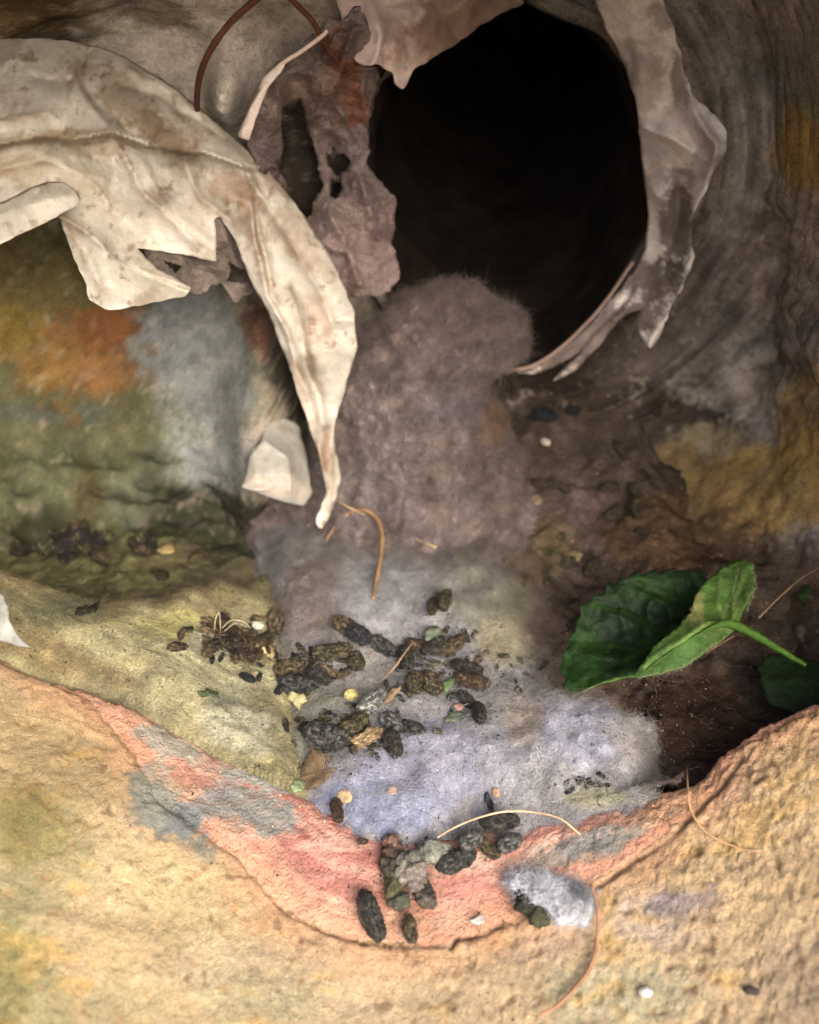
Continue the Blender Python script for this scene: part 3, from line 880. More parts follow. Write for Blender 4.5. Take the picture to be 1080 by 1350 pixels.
def creased(ctrl, creases=(), crum=(), seed=0):
    """depth(px,py) = smooth surface - ridges - crumpling (metres); crease = (polyline, height, width px[, other-side width])"""
    f = tps(ctrl)
    def d(px, py):
        t = f(px, py)
        q = np.stack([px, py, px * 0], -1)
        wq = np.stack([px + 9 * vn(q, 1 / 60, seed + 70), py + 9 * vn(q, 1 / 60, seed + 71)], -1)
        for cr in creases:
            pl, hgt, wd = cr[:3]
            dd = poly_d(wq[:, 0], wq[:, 1], pl)
            if len(cr) > 3:                                  # a lip: the sheet drops away below the line only
                side = np.interp(wq[:, 0], [v[0] for v in pl], [v[1] for v in pl]) if cr[3] == 'y' else None
                sg = (wq[:, 1] - side) if cr[3] == 'y' else (np.interp(wq[:, 1], [v[1] for v in pl], [v[0] for v in pl]) - wq[:, 0])
                t = t + np.where(sg > 0, hgt * np.exp(-(dd / wd)) * sstep(0, 5, sg), -.35 * hgt * np.exp(-(dd / (wd * .4))))
            else:
                t = t - hgt * np.exp(-(dd / wd))
        for amp, wl in crum:
            if amp < 0:                                      # negative: sharp facets instead of soft ridges
                t = t + amp * facets(wq[:, 0], wq[:, 1], wl, seed + int(wl))
                continue
            t = t - amp * (ridged(q, 1 / wl, 2, seed + int(wl)) - .6)
        return t
    return d

def thick_sheet(name, outline, depth, mat, parent, colour, th=.0004, step=5, jit=.6, seed=0, holes=()):
    v2, P, F = sheet_mesh(outline, depth, step, jit, seed, holes)
    used, inv = np.unique(F, return_inverse=True)
    v2, P, F = v2[used], P[used], inv.reshape(F.shape)
    N = normals(P, F)
    if ((CAM - P) * N).sum(1).mean() < 0:
        F = F[:, ::-1]
    C = colour(P, v2)
    o = obj(name, P, F, mat, parent, np.clip(C, .005, .9))
    s = o.modifiers.new('thickness', 'SOLIDIFY'); s.thickness = th; s.offset = -1
    return o, P, F, C

# torn vinyl sleeve, the big arch on the left
sleeve = empty('vinyl_sleeve', unproj(300., 300., .27), 'torn crumpled off white vinyl sleeve arching over the left niche', 'vinyl sleeve')
ARCH = [(-70, 52), (0, 50), (60, 50), (112, 56), (160, 72), (212, 102), (262, 141), (312, 183), (352, 222), (392, 272), (427, 325), (452, 370), (468, 415), (471, 462),
        (456, 512), (441, 552), (443, 592), (450, 632), (442, 668), (424, 698), (415, 688), (431, 650), (420, 602), (408, 560), (394, 520), (374, 465), (352, 408), (334, 376), (318, 337),
        (310, 318), (300, 300), (290, 282), (283, 288), (286, 318), (286, 346), (262, 339), (235, 333), (205, 330), (180, 327), (207, 352), (232, 366), (252, 377), (244, 391), (190, 402), (140, 409), (118, 395), (114, 372), (95, 335), (78, 284),
        (40, 300), (0, 316), (-70, 340)]
arch_ctrl = [(-70, 52, .262), (0, 50, .262), (110, 56, .266), (212, 102, .272), (312, 183, .278), (392, 272, .285), (452, 370, .294), (471, 462, .303), (441, 552, .312), (447, 632, .317), (424, 698, .319),
             (0, 110, .250), (120, 120, .253), (210, 160, .260), (290, 220, .265), (355, 300, .275), (400, 390, .285), (410, 480, .296), (425, 570, .306),
             (0, 190, .250), (100, 190, .250), (190, 205, .256), (250, 240, .266), (320, 330, .279), (350, 400, .288), (380, 470, .297), (405, 550, .308), (425, 640, .315),
             (-70, 300, .262), (60, 250, .262), (130, 260, .262), (200, 300, .270), (285, 345, .284), (180, 327, .268), (95, 330, .258), (118, 395, .252), (180, 390, .256), (245, 385, .268)]
arch_cr = [([(-70, 196), (0, 192), (70, 182), (140, 172), (190, 190), (270, 202), (318, 216)], .009, 34, 'y'), ([(318, 216), (332, 250), (338, 320), (352, 392), (400, 470)], .006, 10), ([(322, 214), (336, 260), (345, 320), (358, 392), (408, 480), (420, 560)], -.006, 9),
           ([(112, 70), (108, 92), (128, 128), (165, 172)], -.005, 12), ([(100, 98), (142, 165)], .004, 12), ([(40, 100), (90, 110), (108, 96)], -.003, 10), ([(210, 165), (195, 190), (230, 196)], -.004, 12),
           ([(145, 180), (180, 250), (270, 330)], .004, 13), ([(60, 200), (120, 240), (160, 300)], -.003, 16), ([(240, 200), (262, 260), (300, 290)], -.006, 15), ([(85, 285), (140, 330), (250, 380)], .006, 12), ([(90, 300), (130, 380)], -.003, 14), ([(150, 330), (240, 384)], -.005, 9),
           ([(330, 230), (370, 300), (420, 380), (440, 440)], -.0045, 12), ([(360, 390), (390, 470), (415, 560), (425, 620)], .004, 9), ([(380, 380), (410, 470), (425, 560)], -.004, 8), ([(170, 90), (260, 150), (340, 225)], .003, 16), ([(160, 110), (210, 130), (300, 190)], -.003, 14),
           ([(438, 560), (436, 620), (430, 680)], .003, 7), ([(0, 230), (60, 215), (130, 230)], -.003, 16), ([(60, 150), (0, 160)], .003, 18)]
DIRT = (120, 96, 72)
def vinyl_col(seed, base=(214, 203, 184), stains_shade=(), amt=.55, lines=()):
    def f(P, v2):
        C = paint(P, base, stains_shade, seed, .5, 70)
        q = np.stack([v2[:, 0], v2[:, 1], v2[:, 0] * 0], -1)
        s = sstep(.08, .5, fbm(q, 1 / 55, 5, seed + 1, .62)) * amt * .8
        s = np.maximum(s, sstep(.22, .5, fbm(q, 1 / 14, 4, seed + 2, .6)) * amt)
        for cr in lines:                                       # grime settled along the creases
            dd = poly_d(v2[:, 0] + 4 * vn(q, 1 / 20, seed + 6), v2[:, 1] + 4 * vn(q, 1 / 20, seed + 7), cr[0])
            s = np.maximum(s, .8 * np.exp(-(dd / 6.5)) * sstep(-.35, .4, fbm(q, 1 / 36, 3, seed + 8)))
        C = C * (1 - s[:, None]) + lin(DIRT) * s[:, None]
        return mottle(C, P, .08, 300, seed + 4)
    return f
st = [(120, 190, 60, 14, 0, (150, 128, 98), .6), (165, 130, 26, 40, -35, (128, 106, 80), .6), (215, 180, 50, 16, 30, (126, 104, 80), .7), (110, 90, 26, 14, 0, (140, 116, 86), .5), (30, 185, 50, 12, -8, (150, 130, 96), .6),
      (300, 245, 36, 26, 20, (150, 122, 100), .7), (330, 300, 16, 60, -12, (150, 122, 104), .6), (210, 262, 26, 16, 20, (128, 106, 88), .7), (250, 300, 60, 40, 20, (216, 206, 194), .6), (420, 430, 30, 50, 0, (196, 172, 156), .7), (405, 330, 20, 60, -30, (170, 150, 132), .6),
      (430, 590, 9, 30, 0, (120, 84, 54), .7), (80, 240, 60, 20, 0, (196, 186, 164), .6), (170, 365, 60, 20, 20, (210, 206, 186), .6), (360, 230, 40, 12, 48, (128, 112, 96), .7), (300, 170, 70, 10, 40, (150, 134, 112), .5), (395, 520, 14, 60, -20, (200, 180, 164), .6), (20, 220, 40, 20, 0, (170, 150, 116), .5)]
thick_sheet('vinyl_sheet', ARCH, creased(arch_ctrl, arch_cr, [(-.0036, 70), (-.0012, 30), (.0004, 14)], 5), M_vinyl, sleeve, vinyl_col(131, (194, 188, 176), st, .68, arch_cr), .0003, 3.2, .7, 5)
WEB = [(182, 322), (235, 300), (285, 285), (306, 300), (322, 340), (345, 384), (318, 392), (292, 376), (262, 384), (246, 384), (205, 350)]
thick_sheet('lint_web', WEB, creased([(182, 322, .274), (285, 285, .279), (345, 384, .294), (246, 384, .276), (280, 340, .286)], [([(200, 335), (290, 370)], .003, 9), ([(300, 300), (330, 380)], .003, 9)], [(.003, 30)], 8),
            M_liner, sleeve, lambda P, v2: mottle(np.tile(lin((112, 102, 96)), (len(P), 1)), P, .45, 160, 139), .0006, 3, 2.6, 8,
            holes=[[(300, 345), (322, 352), (330, 378), (305, 370)], [(215, 345), (240, 352), (232, 362)]])
FLAP = [(-70, 275), (0, 268), (36, 250), (60, 240), (84, 238), (100, 250), (108, 264), (96, 275), (76, 285), (40, 303), (0, 321), (-70, 348)]
thick_sheet('torn_flap', FLAP, creased([(-70, 270, .250), (0, 266, .250), (92, 247, .252), (107, 264, .252), (40, 300, .246), (0, 320, .244), (-70, 348, .243), (40, 270, .246)], [([(0, 290), (60, 270), (100, 260)], .002, 12)], [(-.0012, 36)], 9),
            M_vinyl, sleeve, vinyl_col(141, (186, 181, 168), (), .55), .0005, 4, .5, 6)
# ------------------------------------------------------------------ the duct with what is left of its liner
duct = empty('duct', (AX, .115, AZ), 'dark open round duct in the wall with torn grubby vinyl hanging round its mouth', 'duct')
nt_, ns_ = 96, 60
Vd = []
for i in range(ns_):
    s = i / (ns_ - 1)
    for j in range(nt_):
        a = 2 * math.pi * j / nt_
        k0 = 1 if i < ns_ - 1 else .01
        y = .112 + .42 * min(s, .985)
        Vd.append((AX + .05 * s * s + k0 * .0535 * math.cos(a), y, AZ - .006 + .06 * s * s + k0 * .0640 * math.sin(a)))
Fd = []
for i in range(ns_ - 1):
    for j in range(nt_):
        j2 = (j + 1) % nt_
        Fd.append((i * nt_ + j, i * nt_ + j2, (i + 1) * nt_ + j2, (i + 1) * nt_ + j))
Vd = np.array(Vd); Fd = np.array(Fd)
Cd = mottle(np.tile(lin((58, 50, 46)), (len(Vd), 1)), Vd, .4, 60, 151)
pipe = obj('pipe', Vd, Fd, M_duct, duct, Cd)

def liner_col(seed, base, stains_shade=(), amt=.6, dirt=(92, 70, 58)):
    def f(P, v2):
        C = paint(P, base, stains_shade, seed, .5, 80)
        q = np.stack([v2[:, 0], v2[:, 1], v2[:, 0] * 0], -1)
        s = sstep(.0, .5, fbm(q, 1 / 40, 4, seed + 1)) * amt
        C = C * (1 - s[:, None]) + lin(dirt) * s[:, None]
        return mottle(C, P, .15, 250, seed + 4)
    return f
SLV = [(770, -40), (782, 0), (800, 38), (822, 85), (838, 140), (846, 200), (853, 260), (856, 300), (846, 340), (826, 368), (800, 400), (770, 432), (740, 458), (706, 480), (680, 492), (712, 492), (740, 480), (768, 460),
       (728, 504), (758, 492), (792, 455), (820, 420), (845, 405), (838, 430), (858, 462), (872, 440), (884, 402), (904, 372), (915, 340), (910, 305), (918, 275), (938, 238), (957, 203), (959, 176), (946, 152), (925, 138), (912, 128), (902, 95), (890, 45), (872, 0), (865, -40)]
slv_c = yc([(770, -40, .106), (822, 85, .107), (846, 200, .107), (856, 300, .107), (800, 400, .108), (690, 489, .105), (735, 497, .103), (865, -40, .088), (900, 95, .088), (912, 128, .086), (957, 180, .076), (940, 238, .084), (912, 300, .092), (912, 345, .092), (885, 400, .090), (858, 460, .088),
         (870, 60, .094), (880, 160, .092), (890, 230, .094), (880, 300, .100), (860, 360, .102), (820, 420, .098)])
slv_cr = [([(850, 170), (890, 185), (925, 210)], .005, 10), ([(880, 140), (915, 190), (905, 235)], -.005, 12), ([(920, 150), (945, 190), (925, 250), (905, 290)], .006, 8), ([(855, 240), (880, 280), (885, 330)], .003, 10), ([(892, 250), (890, 330)], -.006, 10), ([(820, 380), (760, 450), (695, 490)], .004, 6), ([(900, 50), (880, 100), (890, 140)], -.003, 10), ([(840, 380), (800, 430), (745, 495)], .003, 6), ([(915, 330), (890, 400), (860, 455)], .004, 6)]
st2 = [(890, 300, 26, 60, 10, (96, 76, 66), .85), (900, 240, 22, 20, -30, (120, 98, 84), .7), (860, 380, 34, 50, 25, (92, 72, 66), .85), (760, 460, 90, 40, -40, (104, 84, 74), .85), (850, 110, 20, 40, 0, (160, 140, 128), .5), (875, 20, 26, 20, 0, (120, 104, 92), .6), (866, 250, 16, 40, 0, (170, 152, 140), .5), (895, 110, 10, 40, 0, (120, 104, 92), .6),
       (935, 190, 16, 40, 10, (198, 184, 178), .6), (840, 370, 14, 26, 20, (170, 150, 150), .5)]
thick_sheet('torn_sleeve', SLV, creased(slv_c, slv_cr, [(-.0030, 50), (-.0010, 22)], 15), M_vinyl, duct, liner_col(161, (232, 218, 208), st2, .30), .0006, 4, .9, 15)
LIN = [(322, 178), (332, 150), (345, 118), (372, 82), (405, 52), (440, 28), (470, 10), (492, 40), (496, 78), (500, 108), (490, 140), (480, 172), (488, 200), (486, 216), (500, 232), (516, 252), (521, 290), (514, 326), (527, 368), (500, 388), (470, 392), (440, 392), (415, 360), (385, 290), (350, 225)]
lin_c = yc([(322, 178, .082), (345, 118, .084), (440, 28, .088), (492, 78, .094), (480, 172, .110), (520, 290, .106), (525, 370, .094), (440, 390, .088), (400, 200, .098), (380, 290, .092), (430, 120, .094), (450, 300, .098), (490, 240, .106)])
st3 = [(448, 90, 20, 60, -12, (130, 66, 30), .75), (470, 140, 14, 24, 0, (140, 70, 30), .6), (392, 205, 26, 60, -10, (30, 23, 21), .95), (350, 220, 22, 60, 0, (70, 56, 52), .6), (415, 80, 30, 40, 30, (84, 66, 60), .6), (445, 218, 16, 12, 10, (24, 18, 16), .95), (440, 245, 9, 12, 0, (24, 18, 16), .9), (470, 330, 46, 40, 0, (140, 118, 116), .6), (400, 130, 60, 40, 0, (128, 106, 98), .6), (500, 290, 26, 40, 0, (124, 104, 102), .6), (360, 170, 18, 40, 20, (110, 96, 96), .6)]  # rust and grime, plus near-black patches painting in the shaded recesses
thick_sheet('lint_crusted_liner', LIN, creased(lin_c, [([(470, 40), (440, 120), (470, 180)], .008, 14), ([(395, 150), (408, 250)], -.014, 18), ([(440, 205), (450, 250)], -.010, 10), ([(480, 240), (500, 320)], .009, 16), ([(440, 290), (475, 370)], .009, 20)], [(.006, 55), (.003, 22)], 25),
            M_liner, duct, liner_col(171, (122, 106, 103), st3, .5, (84, 66, 58)), .0012, 3, 2.4, 25,
            holes=[[(372, 140), (392, 128), (404, 160), (418, 196), (424, 240), (410, 282), (394, 300), (384, 262), (372, 220)], [(434, 204), (446, 207), (456, 205), (464, 216), (458, 228), (448, 226), (440, 234), (436, 222)], [(436, 242), (446, 238), (448, 250), (442, 262), (434, 254)]])
TOPF = [(430, -60), (448, 20), (455, 62), (470, 84), (500, 88), (521, 92), (524, 112), (534, 117), (541, 94), (565, 80), (600, 60), (632, 36), (655, 22), (690, 4), (740, -30), (740, -60)]
thick_sheet('torn_flap', TOPF, creased([(430, -60, .262), (455, 60, .262), (520, 90, .266), (534, 117, .268), (600, 60, .276), (690, 4, .282), (740, -60, .280), (540, 10, .262), (600, -50, .262)], [([(480, -20), (500, 40), (490, 85)], .004, 14), ([(560, -10), (600, 50)], -.003, 16)], [(-.0035, 50), (-.0012, 22)], 35),
            M_vinyl, duct, liner_col(181, (206, 180, 172), [(600, 20, 90, 40, -25, (136, 104, 88), .8), (560, 60, 60, 30, -30, (150, 118, 100), .6), (500, 20, 30, 40, 0, (214, 190, 184), .5)], .35), .0008, 4, 1.4, 36)
def ptube(name, pts, rad, mat, parent, n=40, sides=8, ts=None):
    a = np.array(pts, float)
    W = smooth_path(unproj(a[:, 0], a[:, 1], a[:, 2]), n)
    r = np.interp(np.linspace(0, 1, len(W)), np.linspace(0, 1, len(rad)), rad) if isinstance(rad, (list, tuple)) else rad
    V, F = tube(W, r, sides)
    return obj(name, V, F, mat, parent)
ptube('wire_ring', yc([(272, 190, .108), (262, 160, .098), (260, 125, .084), (266, 92, .075), (280, 62, .071), (302, 32, .071), (332, 4, .072), (370, -25, .074)]), .0009, M_rust, duct)
ptube('wire_ring', yc([(375, -10, .074), (395, 10, .076), (412, 28, .079), (430, 60, .083), (455, 95, .09)]), .0008, M_rust, duct)
RIB = [(312, 180), (322, 158), (334, 128), (346, 104), (364, 86), (376, 80), (372, 92), (356, 110), (346, 134), (336, 160), (328, 186)]
thick_sheet('rim_strip', RIB, creased(yc([(312, 180, .076), (346, 104, .076), (376, 82, .078), (340, 140, .072)]), [([(320, 180), (345, 115)], .002, 5)], (), 45), M_vinyl, duct, liner_col(191, (216, 200, 190), (), .25), .0006, 3, .4, 46)
ptube('rim_wire', yc([(345, 108, .078), (372, 84, .078), (400, 66, .079), (424, 48, .080), (432, 40, .080)]), .0006, material('white_wire', (196, 176, 164), attr=False, rough=.6), duct)
ptube('rim_wire', yc([(600, 478, .100), (650, 482, .100), (690, 486, .098), (735, 462, .102), (790, 408, .105), (835, 345, .106)]), .0007, material('pale_wire', (150, 128, 116), attr=False, rough=.6), duct)

# small loose sheets
scrap = empty('paper_scrap', unproj(365., 655., .31), 'small pale crumpled paper scrap leaning between the niche and the vinyl strip', 'paper')
SCR = [(352, 556), (375, 550), (392, 558), (404, 590), (409, 625), (412, 652), (400, 668), (372, 662), (340, 652), (318, 642), (324, 620), (330, 596), (343, 585), (346, 570)]
thick_sheet('torn_sheet', SCR, creased([(352, 556, .314), (404, 590, .322), (412, 652, .318), (318, 642, .306), (330, 596, .308), (370, 610, .306)], [([(346, 585), (375, 610), (378, 655)], .004, 9), ([(320, 640), (350, 650)], .003, 6)], [(-.0020, 34)], 55), M_vinyl, scrap,
            vinyl_col(201, (150, 148, 140), [(360, 640, 40, 20, 0, (180, 166, 152), .7), (395, 590, 12, 40, 0, (160, 158, 150), .6)], .3), .0004, 3, .6, 56)
shard = empty('plastic_shard', unproj(10., 850., .222), 'curled white plastic shard at the left edge above the sill', 'plastic shard')
SHD = [(-60, 765), (-10, 776), (4, 784), (11, 800), (13, 818), (22, 836), (38, 853), (24, 852), (6, 846), (-20, 842), (-60, 838)]
thick_sheet('curled_sheet', SHD, creased([(-60, 765, .226), (4, 784, .224), (13, 818, .224), (38, 853, .219), (-10, 845, .2235), (-60, 838, .224), (-10, 810, .218)], (), [(.0006, 30)], 65), M_vinyl, shard, vinyl_col(211, (150, 152, 146), (), .12), .0007, 3, .2, 66)

# ------------------------------------------------------------------ leaves
def veins(v2, lines, wd):
    d = np.full(len(v2), 1e9)
    for l in lines: d = np.minimum(d, poly_d(v2[:, 0], v2[:, 1], l))
    return np.exp(-(d / wd) ** 2)
def leaf_col(seed, base, vein, lines, tint=()):
    def f(P, v2):
        C = paint(P, base, tint, seed, .4, 90)
        C = mottle(C, P, .25, 150, seed)
        v = veins(v2, lines, 2.2)[:, None] * .55
        return C * (1 - v) + lin(vein) * v
    return f
def teeth(pts, amp, n):
    """serrate an open polyline"""
    o = resample(pts, 4, 0, False)
    c = o.mean(0); out = []
    L = np.concatenate([[0], np.cumsum(np.linalg.norm(np.diff(o, axis=0), axis=1))])
    for p, l in zip(o, L):
        s = (l / n) % 1
        dirn = (p - c) / (np.linalg.norm(p - c) + 1e-9)
        out.append(tuple(p + dirn * amp * (s - .5) * (1.2 if s < .85 else -1)))
    return out
leaf = empty('leaf', unproj(975., 832., .257), 'bright green hairy serrated leaf folded along its midrib beside the lint', 'leaf')
BACK = teeth([(748, 918), (738, 878), (752, 838), (768, 798), (800, 772), (838, 755), (880, 750), (920, 752), (948, 768)], 10, 22) + [(962, 790), (972, 826), (930, 850), (880, 868), (830, 890), (790, 902)]
vb = [[(972, 826), (880, 845), (800, 880), (750, 915)], [(930, 838), (880, 790), (840, 760)], [(890, 845), (830, 810), (775, 795)], [(850, 860), (800, 850), (750, 850)], [(950, 830), (930, 790), (915, 757)]]
back_d = creased([(748, 918, .2535), (738, 878, .262), (768, 798, .272), (838, 755, .278), (920, 752, .278), (962, 790, .270), (972, 826, .258), (880, 862, .256), (800, 898, .254), (850, 820, .272), (800, 850, .268), (910, 800, .273)],
                 [(l, -.0018, 7) for l in vb[1:]] + [([(905, 815), (850, 780)], .003, 12), ([(865, 840), (800, 815)], .003, 12), ([(820, 870), (770, 865)], .002, 12)], [(.0024, 30)], 75)
thick_sheet('upper_blade', BACK, back_d, M_leaf, leaf, leaf_col(221, (17, 40, 8), (44, 74, 26), vb, [(840, 830, 60, 40, 0, (14, 34, 7), .6), (765, 880, 40, 40, 0, (28, 64, 14), .6), (880, 770, 50, 20, 0, (28, 58, 16), .5)]), .0003, 3.5, .2, 76)
FRONT = [(750, 919), (790, 903), (828, 893), (842, 893)] + [(870, 888), (900, 880), (932, 858), (955, 842), (972, 828)] + teeth([(984, 805), (997, 772), (993, 742), (975, 735), (950, 750), (930, 766), (918, 782), (912, 800), (898, 822), (880, 838), (862, 852), (848, 872), (836, 888), (800, 896)], 6, 17)
vf = [[(972, 828), (950, 820), (925, 826), (890, 852), (850, 880)], [(965, 820), (968, 780), (978, 745)], [(955, 820), (945, 790), (950, 760)], [(925, 828), (915, 812), (912, 800)], [(965, 815), (985, 785), (992, 765)]]
front_d = creased([(750, 919, .2530), (842, 893, .2470), (900, 880, .2465), (955, 842, .2515), (972, 828, .2560), (997, 772, .2590), (980, 738, .2680), (930, 766, .2660), (912, 800, .2590), (880, 838, .2530), (848, 876, .2500), (935, 830, .2515), (965, 785, .2630)],
                  [(l, .0016, 5) for l in vf], [(.0012, 26)], 85)
_, Pf, Ff, Cf = thick_sheet('lower_blade', FRONT, front_d, M_leaf, leaf, leaf_col(231, (64, 94, 30), (116, 136, 74), vf, [(975, 770, 40, 40, 0, (58, 88, 26), .6), (880, 870, 60, 16, -25, (58, 96, 36), .7), (915, 800, 14, 20, 0, (140, 130, 80), .5), (760, 912, 40, 8, -15, (96, 126, 62), .7)]), .0003, 3.5, .2, 86)
hp = resample([(842, 893), (870, 888), (900, 880), (932, 858), (955, 842)], 1.3, 0, False)
hp = np.vstack([hp, resample([(985, 805), (997, 772), (992, 742)], 1.6, 0, False), resample([(930, 826), (950, 820), (965, 785), (975, 748)], 2.2, 0, False)])
Hb = unproj(hp[:, 0], hp[:, 1], front_d(hp[:, 0], hp[:, 1]) - .0002)
Nn = np.tile((CAM - Hb.mean(0)) / np.linalg.norm(CAM - Hb.mean(0)), (len(Hb), 1))
V_, F_, C_ = fibres(Hb, Nn, np.tile(lin((150, 160, 124)), (len(Hb), 1)),   .0015, .00003, .9, 2, .3)
tag(obj('leaf_hair', V_, F_, M_fib, leaf, C_), kind='stuff')
sp = np.array([(852, 884), (890, 856), (925, 834), (955, 822)], float)
sp = np.concatenate([np.stack([sp[:, 0], sp[:, 1], front_d(sp[:, 0], sp[:, 1]) - .0001], -1), [(980, 829, .2530), (1012, 847, .2510), (1040, 864, .2490), (1063, 877, .2470)]])
V_, F_ = tube(smooth_path(unproj(sp[:, 0], sp[:, 1], sp[:, 2]), 49), np.interp(np.linspace(0, 1, 49), [0, .35, .5, .75, 1], [.0002, .0005, .0013, .0011, .0006]), 10)
V_ = V_ + .0001 * np.stack([vn(V_, 500, 3), vn(V_, 500, 4), vn(V_, 500, 5)], -1)
obj('stem', V_, F_, M_leaf, leaf, np.tile(lin((58, 88, 28)), (len(V_), 1)))
leaf2 = empty('leaf', unproj(1060., 905., .262), 'shaded dark green leaf low behind the right end of the sill', 'leaf')
L2 = teeth([(1002, 905), (1000, 880), (1012, 862), (1040, 860), (1075, 872), (1130, 880)], 4, 14) + [(1150, 930), (1090, 935), (1050, 940), (1015, 930)]
thick_sheet('blade', L2, creased([(1002, 890, .262), (1040, 860, .268), (1130, 880, .262), (1100, 935, .254), (1015, 930, .258), (1060, 900, .258)], (), [(.001, 30)], 95), M_leaf, leaf2, leaf_col(241, (26, 48, 16), (48, 70, 34), [[(1010, 900), (1140, 900)]]), .0003, 4, .2, 96)
leaf3 = empty('leaf', unproj(1075., 790., .285), 'dark green leaf cut by the right edge above the folded leaf', 'leaf')
L3 = teeth([(1090, 818), (1062, 800), (1050, 785), (1062, 772), (1090, 765), (1150, 770)], 3, 12) + [(1160, 820)]
thick_sheet('blade', L3, creased([(1050, 785, .284), (1090, 765, .290), (1150, 770, .286), (1160, 820, .276), (1090, 818, .278)], (), [(.001, 30)], 97), M_leaf, leaf3, leaf_col(251, (40, 70, 24), (64, 92, 42), [[(1055, 786), (1150, 795)]]), .0003, 4, .2, 98)

# ------------------------------------------------------------------ droppings
def pellet_mesh(seed, bend=.12, taper=.25):
    """lumpy spindle 1 m long along x, 1 m thick before scaling; rounded one end, drawn out the other"""
    nu, nv = 56, 40
    V = []
    for i in range(nu + 1):
        s = -1 + 2 * i / nu
        x = math.sin(s * math.pi / 2)
        r = (1 - abs(x) ** 2.6) ** .5 if abs(x) < 1 else 0
        r *= 1 - taper * .5 * (x + 1) * .6
        for j in range(nv):
            a = 2 * math.pi * j / nv
            V.append((x * .5, r * .5 * math.cos(a) + bend * (x * x - .3) * .5, r * .5 * math.sin(a)))
    V = np.array(V)
    q = V * np.array([1.8, 1, 1])
    D = .11 * fbm(q, 2.2, 2, seed * 13 + 1) + .06 * fbm(q, 6, 3, seed * 13 + 5) + .06 * (ridged(q * np.array([.4, 1, 1]), 9, 3, seed * 13 + 7) - .5)
    nn = V * np.array([.3, 1, 1]); nn /= np.linalg.norm(nn, axis=1, keepdims=True) + 1e-6
    V = V + nn * D[:, None]
    F = []
    for i in range(nu):
        for j in range(nv):
            j2 = (j + 1) % nv
            F.append((i * nv + j, (i + 1) * nv + j, (i + 1) * nv + j2, i * nv + j2))
    F = np.array(F)
    return V, F, D
PROTO = {}
def pellet(key, seed, tone, streak):
    V, F, D = pellet_mesh(seed)
    s = fbm(V * np.array([.7, 2, 2]), 4, 4, seed + 300)
    C = lin(tone) * .46 * (1 + .8 * s)[:, None]
    m = sstep(.10, .45, fbm(V * np.array([.6, 2.2, 2.2]), 7, 3, seed + 400))[:, None] * .85
    ln = (sstep(.50, .85, ridged(V * np.array([.8, 2.2, 2.2]), 4.5, 2, seed + 450)) * .75)[:, None]
    C = C * (1 - m) + lin(streak) * m * .62
    C = C * (1 - ln) + lin(streak) * 1.0 * ln
    me = mesh_np('dropping', V, F, np.clip(C, .004, .9))
    me.materials.append(M_drop)
    PROTO[key] = me
pellet('black', 1, (46, 44, 44), (96, 92, 84)); pellet('black2', 2, (40, 40, 44), (104, 104, 100)); pellet('dark', 3, (70, 62, 52), (132, 116, 86))
pellet('olive', 4, (62, 58, 44), (122, 112, 80)); pellet('brown', 5, (80, 64, 50), (130, 108, 80)); pellet('grey', 6, (84, 84, 84), (150, 150, 148)); pellet('tan', 7, (190, 158, 110), (226, 204, 160)); pellet('pale', 8, (126, 128, 126), (208, 208, 204))
pellet('shiny', 9, (36, 38, 44), (70, 76, 84))

def lay(me, name, px, py, length, width, ang, lift=.35, sink=0., pitch=0):
    """put a mesh (1 m long in x) on the ground where the photo shows it; length, width in photo pixels, angle in the picture (clockwise)"""
    p = hit1(px, py)
    t = (p - CAM) @ FWD
    n = surf_n(p[0], p[1])
    ca, sa = math.cos(R(ang)), math.sin(R(ang))
    dpx = ray(np.array(px + ca * 20.), np.array(py + sa * 20.)); 
    k = ((p - CAM) @ n) / (dpx @ n)
    q = CAM + dpx * k
    ax = q - p
    L = np.linalg.norm(ax) * length / 20.
    L = min(L, length * t / FOC * 1.5)
    ax = ax / np.linalg.norm(ax)
    ay = np.cross(n, ax)
    W = width * t / FOC
    o = bpy.data.objects.new(name, me)
    COL.objects.link(o)
    loc = p + n * (W * lift - sink)
    M = Matrix(((ax[0] * L, ay[0] * W, n[0] * W, loc[0]), (ax[1] * L, ay[1] * W, n[1] * W, loc[1]), (ax[2] * L, ay[2] * W, n[2] * W, loc[2]), (0, 0, 0, 1)))
    o.matrix_world = M @ Matrix.Rotation(R(pitch), 4, 'Y')
    return o

